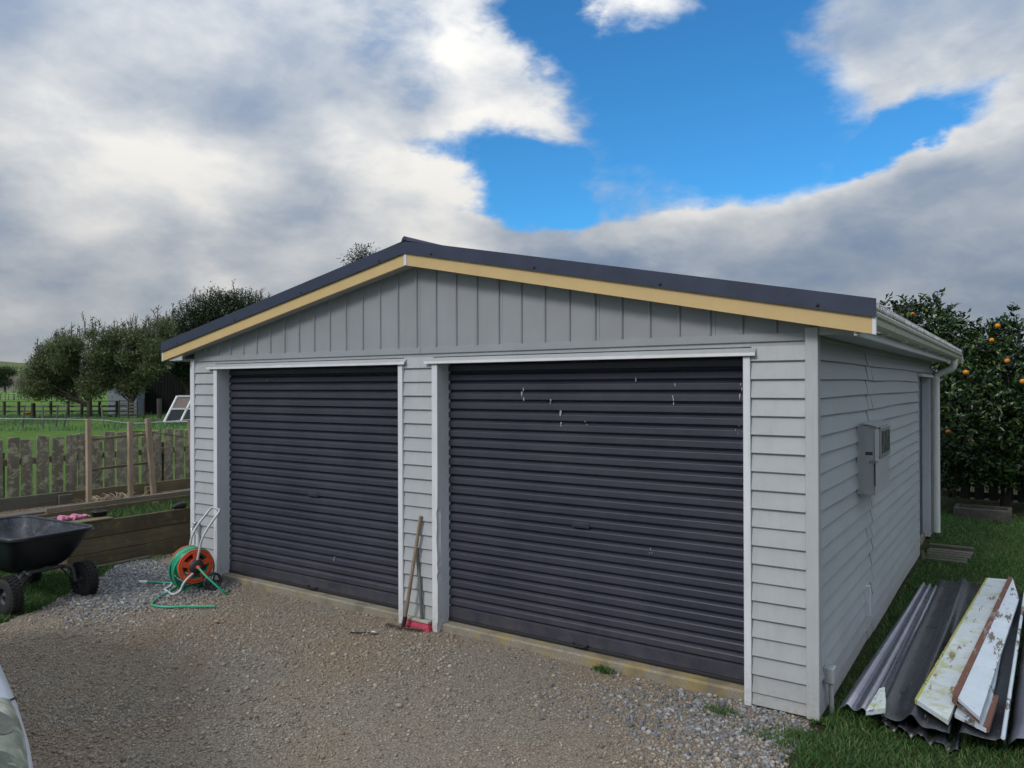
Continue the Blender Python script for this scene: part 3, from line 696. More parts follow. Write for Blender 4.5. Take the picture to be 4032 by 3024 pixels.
m = MB(); zt = barge_z(XC)+.198
m.prism([(XC-.15, zt-.030), (XC-.035, zt-.006), (XC-.02, zt+.026), (XC, zt+.036), (XC+.02, zt+.026), (XC+.035, zt-.006), (XC+.15, zt-.030), (XC+.15, zt-.033), (XC, zt-.008), (XC-.15, zt-.033)], YB-.012, YR+.03, 'y'); rc = m.build('ridge_cap', M['navy'], G)
m = MB(); m.lathe([(0, -.007), (.008, -.006), (.009, 0)], 8, 'y', (XC, YB-.012, zt+.004)); m.build('screw', M['black'], rc)
# eaves on the right: soffit, fascia, gutter, downpipe
for sx in (1, -1):
    X0 = 0 if sx > 0 else XL
    def mx_(a): return X0+sx*a
    m = MB(); a, b = sorted((mx_(.0), mx_(.215))); m.box(a, b, 0.0, YR-.45, 2.214, 2.222); m.build('eave_soffit', M['soffit'], G)
    m = MB(); a, b = sorted((mx_(.215), mx_(.235))); m.cbox(a, b, YB+.022, YR, 2.196, 2.33, .003); m.build('fascia', M['white'], G)
    # small box end that closes the eave at the gable
    m = MB(); m.prism([(mx_(.0), 2.2), (mx_(.214), 2.2), (mx_(.214), 2.31), (mx_(0), 2.34)], YB+.021, YB+.030, 'y') if sx < 0 else m.prism([(0, 2.215), (.214, 2.215), (.214, 2.31), (0, 2.34)], -.02, -.01, 'y'); m.build('eave_return', M['soffit'], G)
m = MB(); yy_ = np.arange(YB+.03, YR-.02, .019)
v = []
for i, y_ in enumerate(yy_): o_ = .0035*math.cos(y_*2*math.pi/.0762); v += [(.322+o_*.4, y_, 2.334+rnd.uniform(-.002, .004)), (.319, y_, 2.374+o_)]
m.add(v, [(2*i, 2*i+2, 2*i+3, 2*i+1) for i in range(len(yy_)-1)], True); ee = m.build('eave_edge', M['eave'], G); ee.modifiers.new('thickness', 'SOLIDIFY').thickness = .002
gp = [(.238, 2.33), (.238, 2.252), (.262, 2.240), (.296, 2.244), (.312, 2.262), (.318, 2.292), (.330, 2.304), (.334, 2.322), (.328, 2.330), (.322, 2.326), (.322, 2.312), (.308, 2.296), (.302, 2.268), (.290, 2.252), (.262, 2.248), (.245, 2.258), (.245, 2.33)]
m = MB(); m.prism(gp, YB+.024, YR-.03, 'y'); gt = m.build('gutter', M['gutter'], G)
m = MB(); m.prism([(.24, 2.33), (.24, 2.25), (.27, 2.242), (.30, 2.25), (.32, 2.30), (.33, 2.325)], YR-.03, YR-.026, 'y'); m.build('gutter_stop_end', M['gutter'], gt)
m = MB()
for y_ in np.arange(.6, 6.9, .9): m.prism([(.239, 2.236), (.264, 2.228), (.30, 2.238), (.30, 2.241), (.264, 2.237), (.239, 2.2405)], y_, y_+.02, 'y')
m.build('gutter_bracket', M['white'], gt)
dp = fillet([(.262, 6.60, 2.246), (.262, 6.60, 2.135), (.058, 6.62, 2.045), (.058, 6.62, -.02)], .05, 6)
m = MB(); m.tube(dp, .041, 16); d_ = m.build('downpipe', M['pipe'], G)
for z_ in (1.99, 1.95): m = MB(); m.tube([(.058, 6.62, z_-.004), (.058, 6.62, z_+.004)], .0435, 16); m.build('pipe_joint', M['pipe'], d_)
m = MB(); m.tube([(.262, 6.6, 2.225), (.262, 6.6, 2.25)], .046, 16); m.build('gutter_outlet', M['pipe'], d_)
# side door in its recess
m = MB(); m.box(-.10, -.085, 5.2, 6.42, -.02, 2.03); sdoor = m.build('side_door', M['navydoor'], G)
m = MB(); m.lathe([(0, .05), (.024, .045), (.026, .03), (.012, .02), (.012, 0)], 12, 'x', (-.085, 5.32, .95)); m.build('door_knob', M['steel'], sdoor)
m = MB(); m.box(-.11, .002, 6.40, 6.438, -.05, 2.02); m.build('door_jamb', M['trim'], G)
m = MB(); m.box(-.11, .002, 5.188, 5.206, -.05, 2.02); m.build('door_jamb', M['trim'], G)
m = MB(); m.prism([(-.11, 2.02), (.05, 2.012), (.05, 2.022), (.02, 2.05), (-.11, 2.05)], 5.17, 6.46, 'y'); m.build('door_head', M['white'], G)
# meter box
m = MB(); m.cbox(-.02, .100, 1.33, 2.0, 1.112, 1.62, .003); mb = m.build('meter_box', M['board'], G)
m = MB(); m.cbox(.1005, .109, 1.325, 2.005, 1.11, 1.59, .003); m.build('meter_door', M['board'], mb)
m = MB(); m.prism([(.02, 1.640), (.118, 1.618), (.118, 1.606), (.113, 1.606), (.113, 1.614), (.02, 1.634)], 1.315, 2.015, 'y'); m.build('meter_hood', M['board'], mb)
m = MB(); m.cbox(.1095, .121, 1.50, 1.97, 1.37, 1.60, .003); wf = m.build('window_frame', M['steel'], mb)
m = MB(); m.box(.1212, .1225, 1.535, 1.935, 1.40, 1.57); m.build('meter_window', M['glass'], mb)
m = MB(); m.box(.040, .088, 1.3275, 1.3295, 1.404, 1.428); m.build('name_plate', M['navydoor'], mb)
m = MB(); m.tube([(.07, 1.322, 1.36), (.125, 1.322, 1.36)], .007, 8); m.cbox(.10, .122, 1.315, 1.38, 1.35, 1.37, .003); m.build('latch', M['steel'], mb)
m = MB(); m.tube([(.105, 1.321, 1.345), (.106, 1.3205, 1.18)], .004, 6); m.build('door_seal', M['black'], mb)
# junction box and conduit low on the corner
m = MB(); m.cbox(-.02, .046, .155, .235, .10, .20, .008); jb = m.build('conduit_box', M['board'], G)
m = MB(); m.tube([(.022, .195, .105), (.024, .195, -.03), (.030, .20, -.12)], .015, 10); m.build('conduit', M['board'], jb)
# pipe and tap on the left corner
m = MB(); m.tube([(-6.13, -.045, -.06), (-6.13, -.045, .47)], .017, 8); tp = m.build('tap_pipe', M['pipe'], G)
m = MB(); m.tube([(-6.13, -.045, .47), (-6.13, -.10, .475), (-6.13, -.115, .44)], .013, 8); m.lathe([(0, .012), (.028, .01), (.03, 0), (.028, -.01), (0, -.012)], 10, 'z', (-6.13, -.07, .505)); m.build('tap', M['steel'], tp)
# ------------------------------------------------------------------ timber step and concrete trough by the side door
M['greywood'] = wood('weathered_grey_timber', (.13, .12, .09), (.27, .25, .20), axis='x')
M['greywood_y'] = wood('weathered_grey_timber_lengthwise', (.11, .10, .08), (.25, .235, .19), axis='y')
st = wthing('slatted_doorstep', 'low flat slatted timber platform below the downpipe', 'doorstep', (.25, 5.45, -.115))
for k in range(6):
    y0 = 5.08+.123*k; a, b = .03+rnd.uniform(0, .04), .45+rnd.uniform(-.03, .03)+.01*k
    m = MB(); m.cbox(a, b, y0, y0+.098, -.098+.004*k, -.066+.004*k+(.03 if k == 5 else 0), .004); m.build('slat', M['greywood'], st)
for x_ in (.08, .36): m = MB(); m.cbox(x_, x_+.06, 5.09, 5.80, -.14, -.099, .003); m.build('bearer', M['greywood'], st)
m = MB(); m.cbox(.03, .055, 5.05, 5.075, -.14, .02, .002); m.build('peg', M['greywood'], st)
M['trough'] = plain('mossy_grey_concrete', (.085, .08, .068), rough=.95, vary=.45, scale=14, bumpk=.6, bscale=50)
tr = wthing('concrete_trough', 'long low dark concrete trough under the orange tree', 'trough', (.5, 8.75, -.115))
m = MB(); m.cbox(.12, .86, 8.50, 8.56, -.13, .06, .008); m.cbox(.12, .86, 8.92, 8.98, -.13, .06, .008); m.cbox(.12, .18, 8.56, 8.92, -.13, .058, .008); m.cbox(.80, .86, 8.56, 8.92, -.13, .058, .008); m.build('trough_body', M['trough'], tr)
M['soil'] = plain('dry_brown_soil', (.14, .105, .07), rough=.97, vary=.5, scale=30, bumpk=.9, bscale=60, spec=.1)
m = MB(); m.box(.178, .802, 8.558, 8.922, -.12, -.01); m.build('soil', M['soil'], tr)

# ------------------------------------------------------------------ orange tree and dark picket fence behind it
def leaf_mat(name, ramp, trans=.2, rough=.4, spec=.5):
    return blade_mat(name, ramp, trans) if rough is None else _leaf(name, ramp, trans, rough, spec)
def _leaf(name, ramp, trans, rough, spec):
    t = NT(name); c = t.ramp(t.island(), ramp); t.out(c, rough, spec=spec)
    tr_ = t.n('ShaderNodeBsdfTranslucent'); t.l(c, tr_.inputs[0]); mx = t.n('ShaderNodeMixShader'); mx.inputs[0].default_value = trans
    o = [n for n in t.t.nodes if n.type == 'OUTPUT_MATERIAL'][0]
    t.l(t.b.outputs[0], mx.inputs[1]); t.l(tr_.outputs[0], mx.inputs[2]); t.l(mx.outputs[0], o.inputs[0]); return t.m
M['citrus'] = _leaf('glossy_citrus_leaves', [(0., (.008, .020, .007)), (.5, (.018, .044, .012)), (.82, (.036, .080, .020)), (.94, (.075, .135, .032)), (1., (.13, .19, .05))], .14, .32, .5)
M['bark'] = wood('brown_grey_bark', (.045, .038, .030), (.11, .095, .075), axis='z', tint=False)
M['orange'] = plain('orange_peel', (.66, .23, .012), rough=.5, vary=.15, scale=40, bumpk=.25, bscale=180)
def leaves(name, P, D, L, Wd, mat, parent, fold=.25):
    # pointed leaves: P base points, D directions, L lengths, Wd widths
    n = len(P); D = D/np.linalg.norm(D, axis=1, keepdims=True); rv = rng.normal(0, 1, (n, 3)); S = np.cross(D, rv); S /= np.linalg.norm(S, axis=1, keepdims=True)+1e-9; N = np.cross(S, D)
    L = L[:, None]; Wd = Wd[:, None]; mid = P+D*L*.5+N*L*.08; tip = P+D*L-N*L*.10
    V = np.stack([P, mid+S*Wd*.5+N*Wd*fold, tip, mid-S*Wd*.5+N*Wd*fold, mid], 1)
    T = np.array([(0, 1, 4), (1, 2, 4), (4, 2, 3), (0, 4, 3)]); F = T[None]+(np.arange(n)*5)[:, None, None]
    return npmesh(name, V.reshape(-1, 3), F.reshape(-1, 3), mat, parent)
def pix(u, v, dep):
    r_ = fw+rt2*((u-2016)/2968.5)-up2*((v-1512)/2968.5); return CAM+r_*dep
ot = wthing('orange_tree', 'dense dark green citrus tree with oranges behind the garage', 'tree', (.75, 10.0, -.12))
m = MB(); B0 = Vector((.75, 10.0, -.12))
m.tube(smooth_path([B0, B0+Vector((.02, 0, .5)), B0+Vector((-.05, .05, 1.2)), B0+Vector((.0, 0, 2.2))], 3), [.085-.055*i/9 for i in range(10)], 8)
tips = []
for k in range(26):
    a = rnd.uniform(0, 2*math.pi); h0 = rnd.uniform(.35, 1.7); ln = rnd.uniform(.8, 1.7); e_ = B0+Vector((0, 0, h0))
    p1 = e_+Vector((math.cos(a)*ln*.5, math.sin(a)*ln*.5, ln*.35)); p2 = e_+Vector((math.cos(a)*ln, math.sin(a)*ln, ln*.55+rnd.uniform(-.3, .5)))
    m.tube(smooth_path([e_, p1, p2], 3), [.03-.022*i/6 for i in range(7)], 5); tips.append(p2)
m.build('trunk', M['bark'], ot)
# crown: lobes; leafy shoots on their surfaces, shade inside
def clobe(u, v, dep, ru, rv, rd): p = pix(u, v, dep); k_ = dep/2968.5; return (p.x, p.y, p.z, ru*k_, rd, rv*k_)
lobes = [clobe(*q) for q in [(3635, 1295, 12.9, 85, 95, .55), (3565, 1250, 13.2, 45, 45, .35), (3715, 1330, 12.7, 75, 95, .5), (3790, 1430, 12.4, 85, 85, .6), (3880, 1405, 12.4, 85, 90, .55), (3962, 1330, 12.4, 55, 75, .4), (3970, 1450, 12.2, 95, 95, .6), (3800, 1560, 12.1, 130, 120, .8), (3950, 1660, 11.9, 150, 140, .85), (3770, 1720, 12.0, 110, 140, .8), (3860, 1830, 12.0, 150, 75, .8), (4090, 1560, 12.1, 120, 170, .8), (4120, 1780, 12.0, 150, 160, .85), (3720, 1850, 12.3, 80, 70, .7), (3830, 1650, 12.6, 190, 260, .8), (3690, 1480, 12.9, 110, 150, .6), (4010, 1850, 12.0, 120, 60, .7)]]
Pp, Dd = [], []
for (cx_, cy_, cz_, rx, ry, rz_) in lobes:
    n = int(215*(rx*ry+ry*rz_+rx*rz_)/3*4.2)
    q = rng.normal(0, 1, (n, 3)); q /= np.linalg.norm(q, axis=1, keepdims=True); r_ = rng.power(5, n)*(1+.16*vnoise(q[:, 0]*2, q[:, 1]*2+q[:, 2]*2, 2.2, cx_*7))
    P = np.array([cx_, cy_, cz_])+q*r_[:, None]*np.array([rx, ry, rz_]); Pp.append(P); Dd.append(q*.7+np.array([0, 0, .35])+rng.normal(0, .45, (n, 3)))
P = np.concatenate(Pp); D = np.concatenate(Dd); k = P[:, 2] > .12; P, D = P[k], D[k]
# each shoot carries a whorl of leaves
W = 5; P2 = np.repeat(P, W, 0)+rng.normal(0, .045, (len(P)*W, 3)); D2 = np.repeat(D/np.linalg.norm(D, axis=1, keepdims=True), W, 0)*.55+rng.normal(0, .6, (len(P)*W, 3))
# upright shoots that break the outline
Ps, Ds = [], []
for (u, v, dep, hh) in [(3478, 1225, 13.2, .26), (3515, 1235, 13.2, .2), (3580, 1225, 13.1, .22), (3620, 1215, 12.9, .24), (3660, 1215, 12.9, .20), (3690, 1205, 12.8, .24), (3735, 1240, 12.7, .2), (3780, 1280, 12.6, .2), (3810, 1330, 12.5, .24), (3860, 1330, 12.4, .16), (3900, 1310, 12.4, .18), (3935, 1290, 12.4, .2), (3985, 1275, 12.3, .28), (4010, 1330, 12.3, .22), (4020, 1420, 12.2, .2), (3830, 1300, 12.6, .14), (3540, 1210, 13.2, .18)]:
    sx, sy, sz = pix(u, v, dep)
    for j in range(34):
        t = rnd.random(); Ps.append((sx+rnd.gauss(0, .03)+.05*t, sy+rnd.gauss(0, .03), sz-.15+(hh+.15)*t)); a = rnd.uniform(0, 6.3); Ds.append((math.cos(a), math.sin(a), rnd.uniform(.2, 1.3)))
P2 = np.concatenate([P2, np.array(Ps)]); D2 = np.concatenate([D2, np.array(Ds)]); n = len(P2); print('citrus leaves', n)
leaves('crown', P2, D2, rng.uniform(.075, .145, n), rng.uniform(.034, .06, n), M['citrus'], ot)
m = MB(); m.lathe([(.001, -.036), (.022, -.033), (.037, -.016), (.041, .004), (.036, .021), (.020, .035), (.001, .037)], 12, 'z'); ome = bpy.data.meshes.new('orange'); ome.from_pydata(m.v, [], m.f); ome.polygons.foreach_set('use_smooth', [True]*len(ome.polygons))
for (u, v, dep) in [(3735, 1702, 11.5), (3822, 1736, 11.35), (3595, 1238, 12.9), (3905, 1340, 12.05), (3803, 1466, 11.65), (3965, 1421, 11.7), (4026, 1502, 11.2), (3928, 1283, 12.0)]:
    link('orange', ome, M['orange'], ot, pix(u, v, dep), (0, 0, rnd.uniform(0, 6)))
M['darkpicket'] = wood('damp_dark_fence_boards', (.035, .033, .028), (.075, .07, .058), axis='z')
pf = wthing('picket_fence', 'dark paling fence behind the orange tree', 'fence', (1.2, 10.8, -.11))
for k in range(24):
    x_ = -1.6+k*.21; m = MB(); m.cbox(x_, x_+.155+rnd.uniform(-.01, .01), 10.80, 10.82, -.10, 1.0+rnd.uniform(-.05, .03), .003); m.build('picket', M['darkpicket'], pf)
for z_ in (-.02, .75): m = MB(); m.cbox(-1.7, 3.6, 10.822, 10.87, z_-.05, z_+.05, .004); m.build('rail', M['darkpicket'], pf)
for x_ in (-1.5, 1.2, 3.4): m = MB(); m.cbox(x_, x_+.1, 10.872, 10.97, -.15, .95, .005); m.build('post', M['darkpicket'], pf)

# ------------------------------------------------------------------ pile of old roofing and boards on the lawn
def sheet_mat(name, base, hi, scratch=.0, rough=.35, metal=.5):
    t = NT(name); a = t.noise(3, 6, .65); s1 = t.noise(2.2, 7, .75, vec=t.pos((38, 3.5, 38)))
    c = t.ramp(a, [(.3, base), (.75, hi)])
    c = t.mix(t.math('MULTIPLY', t.ramp(s1, [(.61, 0.), (.69, 1.)]), scratch), c, (.45, .46, .47))
    c = t.mix(t.ramp(t.noise(22, 5, .7), [(.58, 0.), (.75, .25)]), c, (.09, .09, .085))
    return t.out(c, t.ramp(a, [(.3, rough-.08), (.7, rough+.15)]), t.bump(t.noise(14, 4, .6), .10, .006), metal, .7)
M['sheet_navy'] = sheet_mat('faded_navy_roof_sheet', (.09, .105, .145), (.14, .155, .195), .15, .27)
M['sheet_black'] = sheet_mat('scuffed_black_flashing', (.012, .014, .020), (.026, .029, .038), .8, .32, 0.0)
M['sheet_grey'] = sheet_mat('grey_blue_roof_sheet', (.10, .11, .15), (.19, .20, .25), .2, .34)
def peel_mat(name, paintc, woodc, lime=.5, peel=.5):
    t = NT(name); a = t.noise(7, 8, .72, vec=t.pos((1.7, .32, 1.7))); b = t.noise(30, 6, .7, vec=t.pos((2.5, .35, 2.5)))
    wd = t.ramp(b, [(.3, tuple(x*.5 for x in woodc)), (.7, woodc)])
    c = t.ramp(t.noise(5, 5, .6), [(.3, tuple(x*.85 for x in paintc)), (.7, paintc)])
    c = t.mix(t.ramp(a, [(.665-.2*peel, 0.), (.69-.2*peel, 1.)]), c, wd)
    c = t.mix(t.ramp(t.noise(40, 6, .75, vec=t.pos((1, .35, 1))), [(.62, 0.), (.68, .45)]), c, (.17, .17, .13))
    c = t.mix(t.math('MULTIPLY', t.ramp(t.noise(6, 6, .7, vec=t.pos(off=(4, 2, 7))), [(.52, 0.), (.66, 1.)]), lime), c, (.36, .38, .07))
    nb = t.bump(a, .3, .003)
    return t.out(c, .75, t.bump(b, .3, .003, nb), spec=.3)
M['peel'] = peel_mat('peeling_white_board_paint', (.60, .67, .71), (.28, .24, .19), .70, .40)
M['peel2'] = peel_mat('chalky_white_board_paint', (.60, .68, .76), (.20, .175, .15), .10, .50)
M['lime'] = peel_mat('lime_lichen_board_edge', (.42, .42, .12), (.34, .28, .16), .9, .5)
M['brown'] = peel_mat('red_brown_board_edge', (.17, .080, .062), (.36, .30, .27), .05, .58)
M['rawwood'] = wood('broken_raw_timber', (.38, .34, .28), (.60, .57, .50), axis='y', tint=False)
def loft_sheet(name, prof, A, B, mat, parent, thick=.002, wob=.004, n=14, lift=None, smooth=True):
    """sheet with cross profile (t 0..1, height) swept from near edge A=(p0,p1) to far edge B=(p0,p1)"""
    v = []; fs = []; k = len(prof); ph = rnd.uniform(0, 6)
    for i in range(n+1):
        s_ = i/n; L_ = Vector(A[0]).lerp(Vector(B[0]), s_); R_ = Vector(A[1]).lerp(Vector(B[1]), s_)
        for t, h in prof:
            p = L_.lerp(R_, t); z_ = p.z+h+wob*math.sin(s_*7+ph+t*4)+(lift(s_, t) if lift else 0); v.append((p.x, p.y, z_))
    for i in range(n):
        for j in range(k-1): a = i*k+j; fs.append((a, a+1, a+k+1, a+k))
    m = MB(); m.add(v, fs, smooth); o = m.build(name, mat, parent); sm = o.modifiers.new('thickness', 'SOLIDIFY'); sm.thickness = thick; return o
corr = []
for i in range(41):
    t = i/40; ph = (t*3.0) % 1; hgt_ = .030*(.5-.5*math.cos(2*math.pi*ph))**1.6; corr.append((t, hgt_))
o = loft_sheet('roofing_sheet', corr, ((.075, .17, -.03), (.335, .15, -.03)), ((.165, 3.65, -.045), (.325, 3.62, -.045)), M['sheet_navy'], None); o.data.materials.append(sheet_mat('lilac_grey_crest_paint', (.36, .36, .42), (.46, .46, .52), .2, .4)); nm_ = len(corr)-1
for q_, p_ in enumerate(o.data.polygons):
    h_ = corr[q_ % nm_][1]; p_.material_index = 1 if h_ > .014 else 0  # faces near the rib crests get the paler lilac grey
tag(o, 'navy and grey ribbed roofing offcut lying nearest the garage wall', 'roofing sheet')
bl = []
for i in range(37):
    t = i/36; g_ = math.exp(-((t-.50)/.09)**2)*.046+math.exp(-((t-.05)/.06)**2)*.018+math.exp(-((t-.97)/.05)**2)*.012; bl.append((t, g_))
o = loft_sheet('ridge_flashing', bl, ((.285, .10, .0), (.66, .055, .0)), ((.315, 3.86, -.03), (.70, 3.92, -.03)), M['sheet_black'], None, wob=.007, lift=lambda s_, t: .006*math.sin(t*17)*(1-s_)**4); tag(o, 'scuffed black ridge flashing between ribbed sheet and white boards', 'flashing')
cr_ = [(i/24, .02*math.sin(i*1.1)+.012*math.sin(i*2.3)) for i in range(25)]
o = loft_sheet('crumpled_sheet', cr_, ((.30, .13, -.065), (.70, .05, -.07)), ((.36, 3.2, -.085), (.72, 3.3, -.085)), M['sheet_black'], None, wob=.01); tag(o, 'crumpled dark sheet squashed beneath the black ridge flashing', 'roofing sheet')
def plank_quad(P0, P1, P2, P3, th):
    """plank from near-left P0, near-right P1, far-right P2, far-left P3 (top face), thickness th downwards"""
    T = [Vector(p) for p in (P0, P1, P2, P3)]; v = [tuple(p) for p in T]+[tuple(p-Vector((0, 0, th))) for p in T]
    m = MB(); m.add(v, [(0, 1, 2, 3), (7, 6, 5, 4), (0, 4, 5, 1), (1, 5, 6, 2), (2, 6, 7, 3), (3, 7, 4, 0)]); return m
b1 = wthing('painted_board', 'white board with lime lichen edge and rusty nails on the pile', 'board', (.66, 2, -.05))
plank_quad((.485, .235, .085), (.655, .03, .085), (.875, 3.93, .05), (.715, 3.90, .05), .026).build('board', M['peel'], b1)
plank_quad((.470, .255, .083), (.4845, .236, .083), (.7145, 3.895, .048), (.70, 3.91, .048), .028).build('lichen_edge', M['lime'], b1)
for k in range(9):
    s_ = rnd.uniform(.05, .95); x_ = lerp(.475, .70, s_)+rnd.choice([0, .01, .08]); y_ = lerp(.3, 3.8, s_); z_ = .085-.035*s_
    m = MB(); m.tube([(x_, y_, z_-.01), (x_+rnd.uniform(-.01, .01), y_, z_+.02), (x_+rnd.uniform(-.02, .02), y_+rnd.uniform(-.02, .02), z_+.032)], .0016, 5); m.build('nail', M['rust'] if 'rust' in M else M['black'], b1)
b2 = wthing('painted_board', 'white board with red brown strip lying on top of the pile', 'board', (.8, 2, -.05))
plank_quad((.688, .265, .135), (.80, .065, .125), (.965, 3.10, .075), (.915, 3.86, .08), .020).build('board', M['peel2'], b2)
plank_quad((.655, .290, .142), (.6875, .266, .142), (.9145, 3.855, .088), (.88, 3.88, .088), .032).build('brown_edge', M['brown'], b2)
plank_quad((.655, .288, .109), (.80, .063, .104), (.80, .075, .104), (.655, .30, .109), .012).build('brown_end', M['brown'], b2)
b3 = wthing('painted_board', 'white board with red brown end jutting out beneath the top board', 'board', (.75, 2, -.05))
plank_quad((.675, .20, .065), (.83, .085, .062), (.90, 2.8, .045), (.80, 2.85, .045), .022).build('board', M['peel2'], b3)
plank_quad((.815, .105, .072), (.842, .085, .072), (.875, .62, .068), (.850, .62, .068), .030).build('brown_edge', M['brown'], b3)
fl = [(0, .0), (.04, .012), (.12, .016), (.3, .014), (.6, .014), (.78, .016), (.86, .030), (.92, .036), (.97, .026), (1.0, -.005), (.99, -.03)]
o = loft_sheet('gutter_flashing', fl, ((.70, .085, .0), (.915, .10, -.01)), ((.86, 3.6, -.03), (1.02, 3.75, -.03)), M['sheet_black'], None, wob=.003); tag(o, 'dark flashing with pale rolled edge right of the white boards', 'flashing')
m = MB(); vs_ = []
def rolled(s_): return (lerp(.905, 1.012, s_), lerp(.098, 3.75, s_), lerp(.028, .004, s_))
m.tube([rolled(i/12) for i in range(13)], .011, 8)
o2 = m.build('rolled_edge', M['peel2'], o)
o = loft_sheet('roofing_sheet', [(0, 0), (.2, .045), (.45, .05), (.62, .008), (1, .0)], ((.925, .22, -.05), (1.12, .25, -.06)), ((1.03, 3.55, -.06), (1.22, 3.55, -.06)), M['sheet_grey'], None, wob=.003); tag(o, 'grey blue ribbed roofing sheet at the right end of the pile', 'roofing sheet')
m = MB(); T = [(.245, .02, .045), (.335, .10, .05), (.325, .20, .055), (.285, .44, .05), (.262, .40, .05)]
v = T+[(x_, y_, z_-.028) for x_, y_, z_ in T]; n = 5
m.add(v, [tuple(range(n)), tuple(range(n, 2*n))[::-1]]+[(i, i+n, (i+1) % n+n, (i+1) % n) for i in range(n)]); o = m.build('broken_board_end', M['peel3'] if 'peel3' in M else M['peel'], None); tag(o, 'short broken wedge of white painted timber on the ribbed sheet', 'offcut')
for k, (x_, y_, a) in enumerate([(.12, 2.25, .6), (.10, 1.95, 1.2)]):
    m = MB(); L_ = .22; m.tube([(x_, y_, -.09), (x_+L_*.5*math.cos(a)*.6, y_+L_*.4, -.075), (x_+L_*math.cos(a)*.6, y_+L_*math.sin(a)*.5, -.085)], [.008, .007, .004], 6); tag(m.build('stick', M['rawwood']), ['longer pale stick on the grass by the side wall', 'shorter pale stick on the grass nearer the ribbed sheet'][k], 'stick')
# ------------------------------------------------------------------ broom, rake, spoon
M['handle'] = wood('brown_broom_handle_wood', (.20, .15, .10), (.34, .27, .19), axis='z', tint=False)
M['handle2'] = wood('grey_broom_handle_wood', (.13, .125, .11), (.24, .23, .21), axis='z', tint=False)
M['pink'] = plain('pink_bristles', (.62, .075, .13), rough=.6, vary=.3, scale=60)
M['rust'] = plain('rusty_dark_iron', (.075, .050, .038), rough=.85, vary=.4, scale=40)
br = wthing('broom', 'broom with pink bristles and grey handle against the pier', 'broom', (-3.08, -.06, -.06))
m = MB(); m.tube([(-3.055, -.052, .03), (-3.082, -.040, .30), (-3.132, -.026, .60)], .0125, 8); m.build('handle', M['handle2'], br)
m = MB(); m.cbox(-3.235, -2.965, -.078, -.035, .004, .026, .004); m.build('head', M['rawwood'], br)
bp = []; bd = []
m = MB()
for i in range(30):
    for j in range(3):
        x_ = -3.228+i*.0088; y_ = -.073+j*.0145; sp = (x_+3.10)*.18
        m.tube([(x_, y_, .0), (x_+sp*.6, y_-.006+j*.006-.004, -.03), (x_+sp+rnd.uniform(-.004, .004), y_-.014+j*.012, -.058)], [.0042, .0042, .003], 4, smooth=False)
m.build('bristles', M['pink'], br)
rk = wthing('rake', 'rusty garden rake with long brown handle against the pier', 'rake', (-3.15, -.15, -.06))
m = MB(); m.tube([(-3.175, -.135, -.02), (-3.155, -.12, .12), (-3.075, -.036, .86)], [.013, .015, .014], 8); m.build('handle', M['handle'], rk)
m = MB(); m.tube([(-3.180, -.14, -.045), (-3.163, -.128, .05)], .0175, 8); m.build('ferrule', M['black'], rk)
m = MB(); m.tube([(-3.36, -.125, -.045), (-3.18, -.15, -.040), (-3.00, -.075, -.045)], .008, 6)
for k in range(13):
    t = k/12; p = Vector((-3.36, -.125, -.045)).lerp(Vector((-3.00, -.085, -.045)), t); p.y -= .045*math.sin(math.pi*t)*.6
    m.tube([p, p+Vector((.004, -.03, -.004)), p+Vector((.004, -.045, -.018))], [.005, .004, .002], 4)
m.build('rake_head', M['rust'], rk)
sp = wthing('trowel', 'small dirty metal trowel lying on the gravel before the pier', 'trowel', (-3.35, -.38, -.06))
m = MB(); m.lathe([(.0, .004), (.018, .003), (.026, .008), (.027, .010)], 12, 'z', (0, 0, 0), mat=Matrix.Translation((-3.30, -.355, -.052)) @ Matrix.Diagonal((1.4, .8, 1, 1))); m.build('blade', M['steel'], sp)
m = MB(); m.tube([(-3.33, -.365, -.048), (-3.40, -.405, -.050), (-3.47, -.44, -.052)], [.004, .006, .006], 6); m.build('handle', M['black'], sp)
sr = np.array([.03, .024, .02, .022])
for k, (x_, y_, lab) in enumerate([(-1.52, -1.86, 'large grey stone lying on the gravel near the bottom edge'), (-1.62, -1.97, 'pale flat stone beside the large grey stone'), (-2.2, -1.25, 'pale long stone on gravel before the wide door'), (-4.62, -.86, 'yellowish flat stone on gravel near the hose end')]):
    v = ICO_V*(1+rng.uniform(-.15, .15, (12, 1)))*sr[k]*np.array([1.5, 1, .6])+np.array([x_, y_, -.05]); o = npmesh('stone', v, ICO_F, M['stone'], smooth=True); tag(o, lab, 'stone')

